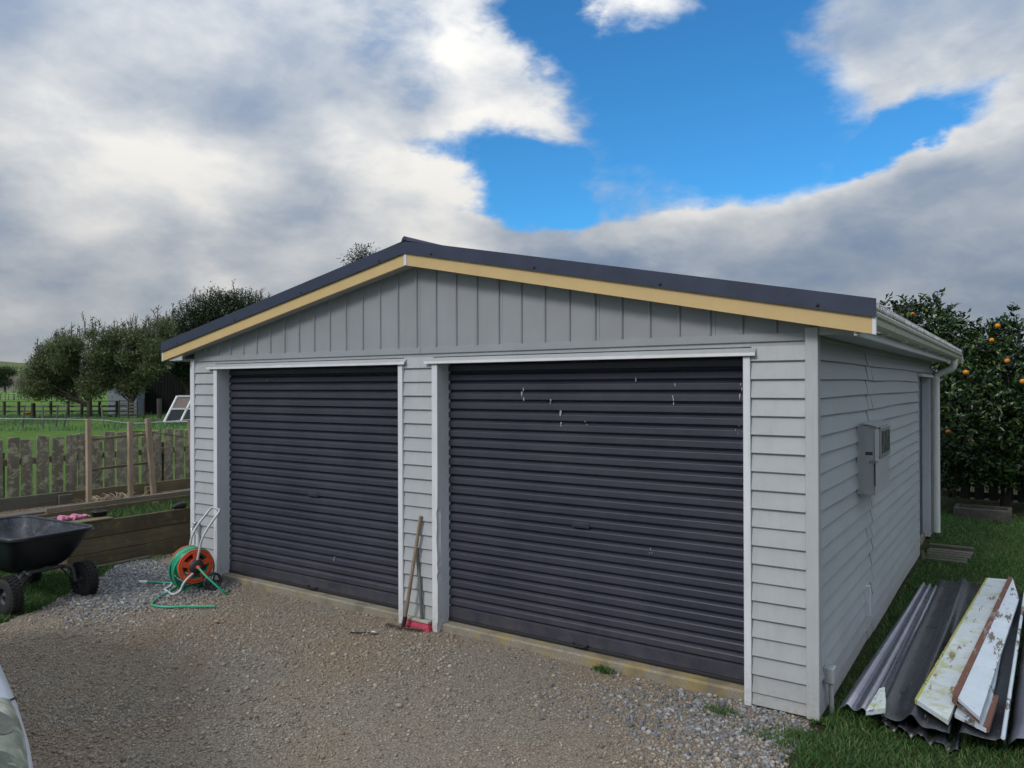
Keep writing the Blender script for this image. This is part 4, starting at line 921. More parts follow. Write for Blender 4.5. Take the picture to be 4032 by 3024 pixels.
# ------------------------------------------------------------------ hose reel cart (local frame: x = drum axis, y = back)
M['orangeplastic'] = plain('red_orange_reel_plastic', (.74, .095, .03), rough=.42, vary=.12)
M['darkplastic'] = plain('charcoal_plastic', (.035, .036, .042), rough=.5)
M['hose'] = plain('green_garden_hose', (.035, .36, .20), rough=.4, vary=.2)
HR = thing('hose_reel', 'orange hose reel cart with grey tube frame at the left corner', 'hose reel', (-5.745, -.36, -.06), R(-15))
ZC, RF, WD = .245, .163, .115
def flange(x_, s_):
    v = []; fs = []; N = 50; m = MB()
    for a0 in (0,):
        m.lathe([(RF-.012, x_-.006), (RF, x_-.008), (RF+.004, x_), (RF, x_+.008), (RF-.012, x_+.006), (RF-.012, x_-.006)], 48, 'x', (0, 0, ZC))
        m.lathe([(RF-.040, x_-.004), (RF-.011, x_-.005), (RF-.011, x_+.005), (RF-.040, x_+.004), (RF-.040, x_-.004)], 48, 'x', (0, 0, ZC))
        m.lathe([(.0, x_-.006), (.072, x_-.006), (.078, x_), (.072, x_+.006), (0, x_+.006)], 36, 'x', (0, 0, ZC))
        for k in range(5):
            a = 2*math.pi*k/5+.35; da = .34; r0, r1 = .06, RF-.03
            q = [(r0*math.cos(a-da*1.25), r0*math.sin(a-da*1.25)), (r1*math.cos(a-da*.62), r1*math.sin(a-da*.62)), (r1*math.cos(a+da*.62), r1*math.sin(a+da*.62)), (r0*math.cos(a+da*1.25), r0*math.sin(a+da*1.25))]
            m.prism([(y_, z_+ZC) for y_, z_ in q], x_-.004, x_+.005, 'x')
    return m
flange(WD, 1).build('flange', M['orangeplastic'], HR); flange(-WD, -1).build('flange', M['orangeplastic'], HR)
m = MB(); m.lathe([(.085, -WD), (.085, WD)], 30, 'x', (0, 0, ZC)); m.build('drum', M['orangeplastic'], HR)
for s_ in (1, -1):
    m = MB(); m.lathe([(.0, s_*(WD+.045)), (.050, s_*(WD+.043)), (.066, s_*(WD+.034)), (.070, s_*(WD+.012)), (.068, s_*(WD+.008))], 28, 'x', (0, 0, ZC)); hb = m.build('hub', M['darkplastic'], HR)
m = MB(); m.lathe([(.0, .205), (.016, .204), (.018, .196), (.014, .19), (.017, .18), (.017, .165), (.012, .155)], 14, 'x', (0, 0, ZC)); m.build('hose_coupling', M['orangeplastic'], HR)
XF = WD+.022
def side(s_): return [(s_*XF, 0, ZC+.03), (s_*XF, .045, .50), (s_*XF*1.0, .10, .60), (s_*XF*.9, .235, .765)]
pth = side(1)+[p for p in side(-1)[::-1]]
m = MB(); m.tube(fillet(pth, .05, 6), .0115, 10); m.build('handle_tube', M['alu'], HR)
pth = [(XF, 0, ZC-.03), (XF, -.12, .115), (XF, -.155, .03), (XF, -.22, .012), (-XF, -.22, .012), (-XF, -.155, .03), (-XF, -.12, .115), (-XF, 0, ZC-.03)]
m = MB(); m.tube(fillet(pth, .045, 6), .0115, 10); m.build('foot_tube', M['alu'], HR)
for s_ in (1, -1):
    m = MB(); m.tube([(s_*XF, 0, ZC-.02), (s_*XF, .135, .09)], .0105, 8); m.build('wheel_strut', M['alu'], HR)
    xc_ = s_*(XF+.045); m = MB(); m.lathe([(.066, xc_-.018), (.080, xc_-.020), (.088, xc_-.012), (.088, xc_+.012), (.080, xc_+.020), (.066, xc_+.018), (.066, xc_-.018)], 32, 'x', (0, .135, .088)); wh = m.build('wheel', M['darkplastic'], HR)
    m = MB(); m.lathe([(0, xc_-.014), (.02, xc_-.014), (.022, xc_+.014), (0, xc_+.016)], 16, 'x', (0, .135, .088))
    for k in range(5):
        a = 2*math.pi*k/5; m.tube([(xc_, .135+.015*math.cos(a), .088+.015*math.sin(a)), (xc_, .135+.07*math.cos(a), .088+.07*math.sin(a))], .010, 6)
    m.build('spokes', M['darkplastic'], wh)
m = MB(); m.tube([(-XF-.05, .135, .088), (XF+.05, .135, .088)], .007, 8); m.build('axle', M['alu'], HR)
# the hose: wound turns, the lead from the coupling, the loop dropped on the gravel
HS = thing('garden_hose', 'green garden hose wound on the orange reel with a loose loop', 'hose', (-5.745, -.36, -.06), R(-15))
pts = []
for lay, (rr, turns) in enumerate([(.118, 9), (.136, 9), (.154, 8.5)]):
    N = int(turns*26)
    for i in range(N):
        a = i/26*2*math.pi; x_ = lerp(-WD+.016, WD-.016, i/N) if lay % 2 == 0 else lerp(WD-.016, -WD+.016, i/N)
        wv_ = rr+.006*math.sin(a*.37+lay*2); pts.append((x_, wv_*math.cos(a), ZC+wv_*math.sin(a)))
m = MB(); m.tube(pts, .0098, 6); m.build('wound_hose', M['hose'], HS)
for q, (x0, x1, ry, rz2, dz, ph) in enumerate([(-.07, .075, .178, .180, -.012, .3), (-.02, .06, .185, .188, -.035, .0), (-.09, .02, .172, .178, -.03, .7), (.03, .09, .190, .190, -.045, .1), (-.09, -.03, .19, .186, -.04, .4)]):
    pts = [(lerp(x0, x1, .5+.5*math.sin(2*math.pi*i/44+ph)), ry*math.cos(2*math.pi*i/44), ZC+dz+(rz2 if math.sin(2*math.pi*i/44) > 0 else rz2-dz*.6)*math.sin(2*math.pi*i/44)) for i in range(44)]
    m = MB(); m.tube(pts, .0098, 6, closed=True); m.build('slack_turn', M['hose'], HS)
inv = (Matrix.Translation((-5.745, -.36, -.06)) @ Matrix.Rotation(R(-15), 4, 'Z')).inverted()
def tolocal(p): return tuple(inv @ Vector(p))
lead = [(.195, 0, ZC), (.26, -.005, ZC-.01), (.34, .03, ZC-.07), (.41, .09, .10), (.44, .15, .03), (.40, .19, .012), (.3, .24, .012)]
m = MB(); m.tube(smooth_path(lead, 6), .0098, 8); m.build('lead_hose', M['hose'], HS)
m = MB(); m.tube([(.30, .24, .012), (.26, .25, .013)], .015, 8); m.build('connector', M['steel'], HS)
loop = [tolocal(p) for p in [(-5.83, -.30, .0), (-5.86, -.44, -.035), (-5.78, -.60, -.046), (-5.66, -.78, -.048), (-5.52, -.90, -.048), (-5.36, -.87, -.048), (-5.20, -.74, -.048), (-5.00, -.615, -.046)]]
m = MB(); m.tube(smooth_path(loop, 8), .0098, 8); m.build('loose_loop', M['hose'], HS)
tail = [tolocal(p) for p in [(-5.74, -.22, -.045), (-5.95, -.30, -.045), (-6.15, -.42, -.042), (-6.32, -.49, -.045)]]
m = MB(); m.tube(smooth_path(tail, 6), .0098, 8); m.build('hose_tail', M['hose'], HS)
m = MB(); m.tube([tolocal((-6.31, -.487, -.045)), tolocal((-6.39, -.52, -.045))], .016, 8); m.build('tail_connector', M['pipe'], HS)

# ------------------------------------------------------------------ black four wheeled garden cart
M['tub'] = plain('scuffed_black_poly_tub', (.010, .012, .018), rough=.38, vary=.5, scale=5, bumpk=.15, bscale=30)
M['tyre'] = plain('black_knobbly_tyre', (.016, .016, .017), rough=.85, vary=.3)
M['frame'] = plain('dark_grey_painted_tube', (.05, .055, .065), rough=.5)
def tubin():
    t = NT('cement_stained_tub_inside'); a = t.noise(9, 8, .75, dist=.8)
    c = t.ramp(a, [(.42, (.018, .022, .03)), (.58, (.06, .07, .085)), (.72, (.22, .24, .27))])
    return t.out(c, .6, t.bump(a, .2, .003))
M['tubin'] = tubin()
GC = thing('garden_cart', 'black poly tub garden cart on knobbly wheels by the raised bed', 'garden cart', (-6.86, -1.42, -.07), R(4))
def rrect(a0, a1, b0, b1, r, z, n=5):
    out = []
    for cx_, cy_, st_ in ((a1-r, b1-r, 0), (a0+r, b1-r, 90), (a0+r, b0+r, 180), (a1-r, b0+r, 270)):
        for i in range(n+1):
            a = R(st_+90*i/n); out.append((cx_+r*math.cos(a), cy_+r*math.sin(a), z))
    return out
def loftrings(rings, smooth=True, cap=True):
    n = len(rings[0]); v = [p for r_ in rings for p in r_]; fs = []
    for i in range(len(rings)-1):
        for k in range(n): fs.append((i*n+k, i*n+(k+1) % n, (i+1)*n+(k+1) % n, (i+1)*n+k))
    if cap: fs.append(tuple(range((len(rings)-1)*n, len(rings)*n)))
    m = MB(); m.add(v, fs, smooth); return m
def tubz(x_): return .035*(x_+.7)/1.4
outer = [rrect(-.66, .60, -.36, .36, .12, .655), rrect(-.60, .52, -.325, .325, .11, .52), rrect(-.50, .42, -.27, .27, .10, .38), rrect(-.40, .34, -.23, .23, .08, .325), rrect(-.36, .30, -.20, .20, .07, .318)]
loftrings(outer).build('tub', M['tub'], GC)
inner = [[(x_*.985, y_*.975, z_+.004) for x_, y_, z_ in r_] for r_ in outer]
tb = loftrings(inner); to = tb.build('tub_lining', M['tubin'], GC)
rim = rrect(-.675, .615, -.372, .372, .13, .66, 7); m = MB(); m.tube(rim, .020, 8, closed=True); m.build('rim', M['tub'], GC)
m = MB(); sq = rrect(-.70, .64, -.395, .395, .14, .652, 7); sq2 = rrect(-.665, .605, -.362, .362, .125, .666, 7); v = sq+sq2; n = len(sq); m.add(v, [(i, (i+1) % n, (i+1) % n+n, i+n) for i in range(n)], True); m.build('rim_flange', M['tub'], GC)
# pouring lip dent at the front corner
for sx, sy in ((.47, .335), (.47, -.335), (-.50, .335), (-.50, -.335)):
    rr = .165; axs = .055
    m = MB(); m.lathe([(.075, -axs), (.12, -axs*1.05), (.150, -axs*.9), (rr, -axs*.55), (rr+.003, 0), (rr, axs*.55), (.150, axs*.9), (.12, axs*1.05), (.075, axs)], 36, 'y', (sx, sy, rr)); wo = m.build('wheel', M['tyre'], GC)
    m = MB()
    for k in range(30):
        a = 2*math.pi*k/30
        for q in (-1, 0, 1):
            aa = a+(.5 if q == 0 else 0)*2*math.pi/30; mt = Matrix.Translation((sx, sy+q*.034, rr)) @ Matrix.Rotation(-aa, 4, 'Y'); m.box(rr-.008, rr+.007, -.013, .013, -.010, .010, mt)
    m.build('tread', M['tyre'], wo)
    m = MB(); m.lathe([(.0, -.030), (.03, -.038), (.04, -.02), (.072, -.022), (.080, -.045), (.082, .045), (.072, .022), (.04, .02), (.03, .038), (0, .030)], 24, 'y', (sx, sy, rr)); m.build('rim', M['frame'], wo)
for sx in (.47, -.50):
    i_ = -1 if sx > 0 else 1; xx = sx+i_*.02
    m = MB(); m.tube(fillet([(sx, -.25, .165), (xx, -.235, .30), (xx+i_*.05, -.16, .315), (xx+i_*.05, .16, .315), (xx, .235, .30), (sx, .25, .165)], .07, 6), .018, 10); m.build('axle_frame', M['frame'], GC)
    for sg in (1, -1):
        m = MB(); m.tube([(sx, sg*.24, .165), (sx, sg*.395, .165)], .012, 8); m.build('axle_stub', M['frame'], GC)
for sy in (.16, -.16):
    m = MB(); m.tube(fillet([(.48, sy, .315), (.30, sy, .304), (-.35, sy, .304), (-.50, sy, .315)], .05), .016, 8); m.build('chassis_tube', M['frame'], GC)
for sx, e_ in ((.47, .30), (-.50, -.33)):
    for sy in (.235, -.235):
        m = MB(); m.tube([(sx, sy*1.04, .18), (e_, sy*.75, .312)], .009, 6); m.build('brace', M['frame'], GC)
# ------------------------------------------------------------------ raised beds on the left
M['sleeper'] = wood('mossy_brown_sleepers', (.135, .105, .066), (.265, .212, .138), lichen=(.21, .205, .08), lam=.25, axis='y')
M['capwood'] = wood('pale_worn_plank_edges', (.22, .19, .15), (.40, .36, .28), axis='y')
rb = wthing('raised_bed', 'mossy timber sleeper raised bed between garage corner and cart', 'raised bed', (-7.6, .9, -.08))
for z0, z1, dx in ((-.09, .085, .004), (.089, .255, 0), (.259, .435, .003)):
    m = MB(); m.cbox(-7.545+dx, -7.50+dx, -.70, 3.2, z0, z1, .006); m.build('sleeper', M['sleeper'], rb)
    m = MB(); m.cbox(-8.13, -7.547, -.70+dx, -.655+dx, z0, z1, .006); m.build('sleeper', M['sleeper'], rb)
m = MB(); m.box(-8.12, -7.546, -.653, 3.2, .0, .40); m.build('soil', M['soil'], rb)
m = MB(); m.cbox(-7.66, -7.49, -.68, -.20, .437, .455, .004); m.build('capping_plank', M['sleeper'], rb)
m = MB(); m.cbox(-7.46, -7.39, -.55, .35, -.085, -.04, .005, Matrix.Rotation(R(1.2), 4, 'Z')); tag(m.build('timber_edging', M['greywood_y']), 'grey timber edging lying at the foot of the raised bed', 'edging')
n = 900; x = rng.uniform(-7.49, -7.2, n)**1.0; y = rng.uniform(-.6, 1.2, n)
tag(blades('bed_edge_weeds', x, y, np.full(n, -.07), rng.uniform(.012, .045, n), .006, M['grass'], .9), 'low weeds and moss along the foot of the raised bed', 'weeds', kind='stuff')
ub = wthing('upper_raised_bed', 'upper raised bed of dark planks with dry mulch and stakes', 'raised bed', (-8.6, .9, -.08))
m = MB(); m.cbox(-8.17, -8.13, -.62, 3.2, .50, .556, .004); m.build('edge_plank', M['capwood'], ub)
m = MB(); m.cbox(-8.165, -8.128, -.95, 3.2, .28, .488, .004); m.build('edge_plank', M['sleeper'], ub)
for y_ in (.62, 2.0): m = MB(); m.cbox(-8.126, -8.07, y_, y_+.07, .3, .47, .004); m.build('peg', M['sleeper'], ub)
m = MB(); m.box(-8.99, -8.172, -1.6, 3.2, .1, .455); m.build('soil', M['mulch'] if 'mulch' in M else M['soil'], ub)
m = MB(); m.cbox(-9.04, -9.0, .06, 3.2, .40, .600, .005); m.build('back_plank', M['sleeper'], ub)
m = MB(); m.cbox(-9.035, -8.995, -1.7, .056, .43, .607, .005); m.build('back_plank', M['greywood_y'], ub)
m = MB(); m.cbox(-8.992, -8.95, -.10, .065, .42, .575, .006); m.build('block', M['greywood_y'], ub)
m = MB(); m.cbox(-8.96, -8.90, 1.0, 1.14, .42, .56, .006); m.build('block', M['sleeper'], ub)
m = MB(); m.cbox(-8.35, -8.16, -1.3, -.32, .497, .520, .004); m.build('loose_plank', M['greywood_y'], ub)
m = MB(); m.cbox(-8.16, -8.02, -.9, -.30, .435, .452, .004, Matrix.Rotation(R(.5), 4, 'Z')); m.build('loose_plank', M['greywood_y'], ub)
# mulch chips on the upper bed
n = 1500; x = rng.uniform(-8.98, -8.18, n); y = rng.uniform(-1.2, 1.9, n)
tag(scatter('wood_mulch', x, y, np.full(n, .457), rng.uniform(.008, .026, n), OCT_V*np.array([1.5, .45, .35]), OCT_F, stone_mat('dry_mulch_chips', [(0., (.10, .075, .045)), (.5, (.22, .17, .11)), (1., (.40, .33, .24))])), 'dry brown mulch chips on the upper raised bed', 'mulch', kind='stuff')
# grass and moss on the lower bed
n = 4200; x = rng.uniform(-8.1, -7.56, n); y = rng.uniform(-.6, 1.9, n)
k = rng.uniform(0, 1, n) < np.clip(.42+.8*vnoise(x, y, 3.4, 5), .04, 1); x, y = x[k], y[k]
hh = rng.uniform(.03, .13, len(x))*np.clip(.45+.9*(-7.5-x), .3, 1)
tag(blades('bed_grass', x, y, np.full(len(x), .398), hh, .008, M['grass'], .8), 'tufts of green grass growing in the lower raised bed', 'grass', kind='stuff')
# dead stalks
M['straw'] = plain('bleached_dead_stalks', (.42, .34, .25), rough=.85, vary=.25)
ds = wthing('dead_plant', 'bleached dead plant stalks in the upper raised bed', 'plant', (-8.88, .45, .45))
m = MB()
for k in range(60):
    a = rnd.uniform(0, 6.3); b0 = Vector((-8.86+rnd.gauss(0, .05), .45+rnd.gauss(0, .16), .455)); l_ = rnd.uniform(.04, .13)
    m.tube([b0, b0+Vector((math.cos(a)*l_*.4, math.sin(a)*l_*.6, l_*.5)), b0+Vector((math.cos(a)*l_*.7, math.sin(a)*l_*1.2, l_*.65))], [.007, .006, .003], 4, smooth=False)
m.build('stalks', M['straw'], ds)
# stakes and laths
M['stakew'] = wood('fresh_brown_stakes', (.29, .215, .15), (.50, .40, .29), axis='z')
for (y0, y1, z1, wd, lab) in [(.085, .080, 1.53, .052, 'square brown garden stake farthest from the garage'), (.615, .605, 1.47, .052, 'mossy garden stake between the other two tall stakes'), (.935, .845, 1.50, .056, 'leaning brown garden stake right of the middle one'), (1.53, 1.46, 1.45, .05, 'leaning brown stake half hidden by the garage corner')]:
    s_ = wthing('garden_stake', lab, 'stake', (-8.6, y0, .45), 'stakes in the upper raised bed')
    m = MB(); h2 = wd/2; v = [(-8.6+a*h2, y0+b*h2, .38) for a, b in ((-1, -1), (1, -1), (1, 1), (-1, 1))]+[(-8.6+a*h2, y1+b*h2, z1) for a, b in ((-1, -1), (1, -1), (1, 1), (-1, 1))]
    m.add(v, [(0, 3, 2, 1), (4, 5, 6, 7), (0, 1, 5, 4), (1, 2, 6, 5), (2, 3, 7, 6), (3, 0, 4, 7)]); m.build('post', M['stakew'], s_)
for z0, z1, lab in ((1.265, 1.295, 'upper lichen covered lath tied between the stakes'), (.885, .915, 'lower lichen covered lath tied between the stakes')):
    m = MB(); m.tube([(-8.645, .05, z0), (-8.642, .35, z0+.014), (-8.645, .88, z1)], .016, 5, smooth=False); tag(m.build('lath', M['lichenwood'] if 'lichenwood' in M else M['sleeper']), lab, 'lath')
m = MB(); m.tube(smooth_path([(-8.6, -1.6, 1.60), (-8.6, .08, 1.52), (-8.6, .60, 1.455), (-8.6, 1.0, 1.452), (-8.6, 1.6, 1.47), (-8.4, 2.4, 1.50)], 5), .0045, 5); tag(m.build('cord', M['pipe']), 'pale cord strung across the tops of the garden stakes', 'cord')
m = MB(); m.tube(smooth_path([(-9.27, .95, 1.30), (-9.2, 1.15, 1.295), (-8.9, 1.4, 1.24), (-8.6, 1.52, 1.19)], 5), .006, 5); tag(m.build('cable', M['black']), 'black cable curving over the pickets to the leaning stake', 'cable')
# lichen covered picket fence
M['picket'] = wood('lichen_covered_grey_palings', (.20, .172, .132), (.38, .335, .26), lichen=(.47, .46, .29), lam=.45, axis='z', lcol2=(.70, .72, .62))
M['lichenwood'] = wood('lichen_spotted_lath', (.07, .06, .045), (.15, .13, .10), lichen=(.24, .24, .18), lam=.5, axis='y')
lf = wthing('paling_fence', 'weathered lichen covered picket fence behind the raised beds', 'fence', (-9.3, .5, 0))
for k in range(24):
    y_ = -1.74+.1705*k; wd = .138+rnd.uniform(-.008, .008); zt = 1.305+rnd.uniform(-.035, .02)-(.03 if k in (13,) else 0)
    m = MB(); m.cbox(-.011, .011, -wd/2, wd/2, .05, zt, .004); m.build('picket', M['picket'], lf, (-9.301+rnd.uniform(-.004, .004), y_+wd/2, 0), (R(rnd.uniform(-.8, .8)), 0, R(rnd.uniform(-3, 3))))
for z_ in (1.0, .40): m = MB(); m.cbox(-9.38, -9.32, -2.0, 3.0, z_-.04, z_+.04, .004); m.build('rail', M['sleeper'], lf)
for y_ in (-.62, 1.475, ): m = MB(); m.cbox(-9.47, -9.385, y_, y_+.09, -.05, 1.12, .006); m.build('post', M['sleeper'], lf)
# pot, gloves, dark rag
M['blackpot'] = plain('black_plastic_pot', (.014, .015, .016), rough=.4)
pt = wthing('plant_pot', 'small black plastic pot on the edge of the raised bed', 'pot', (-7.66, -.25, .365))
m = MB(); m.lathe([(0, .42), (.062, .42), (.078, .500), (.085, .501), (.085, .517), (.076, .517), (.062, .44), (0, .436)], 24, 'z', (-7.70, -.25, .0)); m.build('pot', M['blackpot'], pt)
M['glove'] = plain('pink_glove_fabric', (.70, .24, .40), rough=.8, vary=.2, scale=40)
gl = wthing('gardening_gloves', 'pair of pink gardening gloves behind the cart rim', 'gloves', (-7.9, -.45, .38))
for g_ in range(2):
    b0 = Vector((-7.95+g_*.02, -.50+g_*.13, .44)); m = MB()
    def ball(c_, r_, s_=(1, 1, 1)):
        m.lathe([(.0001, -1), (.5, -.86), (.86, -.5), (1, 0), (.86, .5), (.5, .86), (.0001, 1)], 10, 'z', (0, 0, 0), mat=Matrix.Translation(c_) @ Matrix.Diagonal((r_*s_[0], r_*s_[1], r_*s_[2], 1)))
    ball(b0, .05, (1.1, 1.2, .6)); m.tube([b0, b0+Vector((.02, -.07, .01))], [.035, .042], 8)
    for k in range(5):
        a = -.7+.35*k; m.tube([b0+Vector((.03*math.sin(a), .035, .0)), b0+Vector((.055*math.sin(a)+.01, .075, .012)), b0+Vector((.06*math.sin(a)+.02, .105+.01*math.cos(a*3), -.002))], [.014, .013, .009], 7)
    m.build('glove', M['glove'], gl)
rg = wthing('dark_bundle', 'small dark bundle on the raised bed beside the garage corner', 'bundle', (-7.55, .62, .43))
m = MB(); m.tube(smooth_path([(-7.56, .56, .455), (-7.55, .59, .462), (-7.545, .62, .47), (-7.54, .66, .472), (-7.54, .70, .474)], 3), [.018, .034, .036, .034, .032, .034, .038, .04, .042, .043, .043, .043, .043], 10); m.build('bundle', M['blackpot'], rg)

# ------------------------------------------------------------------ white car at the lower left
M['carpaint'] = plain('white_car_paint', (.62, .68, .76), rough=.22, vary=.03, scale=2, bumpk=.0)
M['tint'] = plain('dark_car_glass', (.02, .025, .03), rough=.08)
def lens_mat():
    t = NT('yellowed_headlamp_lens'); a = t.noise(14, 5, .6, dist=.6)
    c = t.ramp(a, [(.3, (.13, .15, .11)), (.5, (.28, .30, .23)), (.68, (.55, .55, .48))])
    t.b.inputs['Coat Weight'].default_value = .6; t.b.inputs['Coat Roughness'].default_value = .15
    return t.out(c, .35)
M['lens'] = lens_mat()
M['lensdark'] = plain('shadowed_lamp_bowl', (.10, .115, .09), rough=.25, vary=.4)
CA = thing('parked_car', 'white car nose with yellowed headlamp at the lower left', 'car', (-2.66, -4.13, -.06), R(-13))
SEC = [(1.28, .30, .62, .66), (1.24, .50, .64, .70), (1.16, .655, .66, .74), (1.05, .735, .68, .78), (.9, .785, .72, .82), (.7, .812, .76, .86), (.4, .828, .80, .89), (0, .84, .83, .93), (-.5, .845, .86, .96), (-1.0, .85, .88, .97), (-2.4, .85, .90, .98), (-3.0, .82, .90, .96), (-3.3, .70, .85, .90), (-3.36, .5, .8, .84)]
def secprof(ys, zs, zc):
    pr = [(ys*.90, .24), (ys*.99, .34), (ys*1.0, .50), (ys*.995, zs-.16), (ys*.975, zs-.05), (ys*.93, zs), (ys*.80, zs+(zc-zs)*.55), (ys*.5, zc-.01), (0, zc)]
    return pr+[(-y_, z_) for y_, z_ in pr[-2::-1]]
rings = [[(x_, y_, z_+.06) for y_, z_ in secprof(a, b, c_)] for x_, a, b, c_ in SEC]; n = len(rings[0]); v = [p for r_ in rings for p in r_]; fs = []
for i in range(len(rings)-1):
    for k in range(n-1): fs.append((i*n+k, i*n+k+1, (i+1)*n+k+1, (i+1)*n+k))
fs += [tuple(range(n)), tuple(range((len(rings)-1)*n, len(rings)*n))]
m = MB(); m.add(v, fs, True); m.build('body', M['carpaint'], CA)
cab = [(-.55, .62, .97, .98), (-1.15, .60, .99, 1.38), (-1.6, .58, .99, 1.44), (-2.4, .56, .99, 1.42), (-3.0, .6, .98, 1.0)]
rr_ = [[(x_, y_*a, z_+.06) for y_, z_ in ((1.15, b), (1.08, lerp(b, t_, .5)), (.95, t_-.04), (.8, t_), (-.8, t_), (-.95, t_-.04), (-1.08, lerp(b, t_, .5)), (-1.15, b))] for x_, a, b, t_ in cab]
loftrings(rr_, True, False).build('cabin_glass', M['tint'], CA)
m = MB(); m.add([(-1.12, .50, 1.445), (-1.12, -.50, 1.445), (-2.45, -.48, 1.487), (-2.45, .48, 1.487), (-1.7, .5, 1.51), (-1.7, -.5, 1.51)], [(0, 1, 5, 4), (4, 5, 2, 3)], True); m.build('roof_panel', M['carpaint'], CA)
def surf(x_, j, off=.005):
    for q in range(len(SEC)-1):
        if SEC[q][0] >= x_ >= SEC[q+1][0]: break
    t = (x_-SEC[q][0])/(SEC[q+1][0]-SEC[q][0]); a = [lerp(SEC[q][k], SEC[q+1][k], t) for k in (1, 2, 3)]; pr = secprof(*a); i0 = int(j); f_ = j-i0; y_, z_ = lerp(pr[i0][0], pr[i0+1][0], f_), lerp(pr[i0][1], pr[i0+1][1], f_)
    return (x_+off*.3, y_+off, z_+.06+off)
for s_ in (1, -1):
    v = []; NX, NJ = 14, 8
    for i in range(NX+1):
        x_ = lerp(1.22, .46, i/NX); w_ = max(.06, math.sin(math.pi*min(1, (i/NX)*.72+.22)))**.5 if i < NX else .10
        j0, j1 = lerp(5.0, 4.4, w_), lerp(5.1, 6.75, w_)
        for j in range(NJ+1):
            p = surf(x_, lerp(j0, j1, j/NJ)); v.append((p[0], p[1]*s_, p[2]))
    fs = [(i*(NJ+1)+j, i*(NJ+1)+j+1, (i+1)*(NJ+1)+j+1, (i+1)*(NJ+1)+j) for i in range(NX) for j in range(NJ)]
    m = MB(); m.add(v, fs, True); lo = m.build('headlamp', M['lens'], CA)
    for (xc_, jc_, ra_, rj_, mt_) in ((.66, 5.55, .085, .48, 'lensdark'), (.93, 5.5, .095, .50, 'lensdark')):
        vv = []
        for k in range(20): a = 2*math.pi*k/20; p = surf(xc_+ra_*math.cos(a), jc_+rj_*math.sin(a), .0065 if mt_ == 'lensdark' else .008); vv.append((p[0], p[1]*s_, p[2]))
        m = MB(); m.add(vv, [tuple(range(20))]); m.build('lamp_bowl', M[mt_], lo)
    rp = []
    for i in range(12):
        a = lerp(.2, 2.6, i/11); x_ = .78+.22*math.cos(a); p = surf(x_, 5.5+.7*math.sin(a)-.2, .007); rp.append((p[0], p[1]*s_, p[2]))
    m = MB(); m.tube(rp, .006, 6); m.build('reflector_highlight', M['alu'], lo)  # bright tube laid on the lens to mimic the reflector's highlight curve
    m = MB(); gp_ = [surf(.30+.035*q, 3.6+.28*q, .002) for q in range(9)]; m.tube([(p[0], p[1]*s_, p[2]) for p in gp_], .0035, 5); m.build('panel_gap', M['black'], CA)
for x_, s_ in ((.1, 1), (.1, -1), (-2.45, 1), (-2.45, -1)):
    yo = s_*.76; m = MB(); m.lathe([(.19, yo-.09), (.27, yo-.095), (.30, yo-.07), (.305, yo), (.30, yo+.07), (.27, yo+.095), (.19, yo+.09)], 32, 'y', (x_, 0, .305)); wo = m.build('wheel', M['tyre'], CA)
    m = MB(); m.lathe([(0, yo+s_*.05), (.10, yo+s_*.06), (.19, yo+s_*.085)], 24, 'y', (x_, 0, .305)); m.build('hub_cap', M['alu'], wo)

# ------------------------------------------------------------------ paddock: fences, stakes, buckets, shed, coop
M['fencewood'] = wood('dark_paddock_timber', (.05, .047, .040), (.12, .112, .095), axis='z')
M['railwood'] = wood('grey_green_rails', (.12, .125, .11), (.24, .25, .215), axis='x')
def gpt(u, dep, z=0): p = pix(u, 1512, dep); return Vector((p.x, p.y, z))
def bar(m, a, b, w, h):
    a, b = Vector(a), Vector(b); d_ = (b-a).normalized(); s_ = d_.cross(Vector((0, 0, 1)))
    if s_.length < .2: s_ = Vector((1, 0, 0))
    s_.normalize(); u_ = s_.cross(d_).normalized(); v = [p+s_*sx*w/2+u_*sy*h/2 for p in (a, b) for sx, sy in ((-1, -1), (1, -1), (1, 1), (-1, 1))]
    m.add(v, [(0, 1, 2, 3), (7, 6, 5, 4), (0, 4, 5, 1), (1, 5, 6, 2), (2, 6, 7, 3), (3, 7, 4, 0)])
rfn = wthing('rail_fence', 'dark post and rail fence across the paddock', 'fence', tuple(gpt(160, 49)))
for u in (-110, -45, 17, 74, 200, 268, 322, 392, 460):
    p = gpt(u, 50); m = MB(); bar(m, p+Vector((0, 0, -.1)), p+Vector((0, 0, .99)), .15, .13); m.build('post', M['fencewood'], rfn)
for z_, h_, w_ in ((1.0, .05, .16), (.66, .12, .03), (.33, .12, .03)):
    a, b = gpt(-150, 50.2, z_), gpt(500, 50.2, z_); m = MB(); bar(m, a, b, w_, h_); m.build('rail', M['railwood'], rfn)
p = gpt(131, 47); m = MB(); m.tube([p+Vector((0, 0, -.1)), p+Vector((0, 0, .95))], [.135, .12], 10); tag(m.build('gate_post', M['fencewood']), 'thick dark gate post in front of the rail fence', 'post')
for u0, v0, u1, lab in ((88, 1672, 98, 'leaning grey stake left of the thick gate post'), (168, 1680, 169, 'upright grey stake just right of the thick gate post'), (220, 1672, 228, 'thin grey stake between two others in the paddock'), (250, 1673, 266, 'pale grey stake leaning right in the paddock'), (407, 1660, 398, 'thin leaning stake under the trees')):
    dep = 1.92*2968.5/(v0-1519); a = gpt(u0, dep); b = gpt(u1, dep, 1.92-(1588-1519)*dep/2968.5)
    m = MB(); m.tube([a-Vector((0, 0, .1)), b], [.05, .04], 6); tag(m.build('paddock_stake', M['railwood']), lab, 'stake')
M['yellow'] = plain('yellow_plastic', (.75, .36, .01), rough=.5)
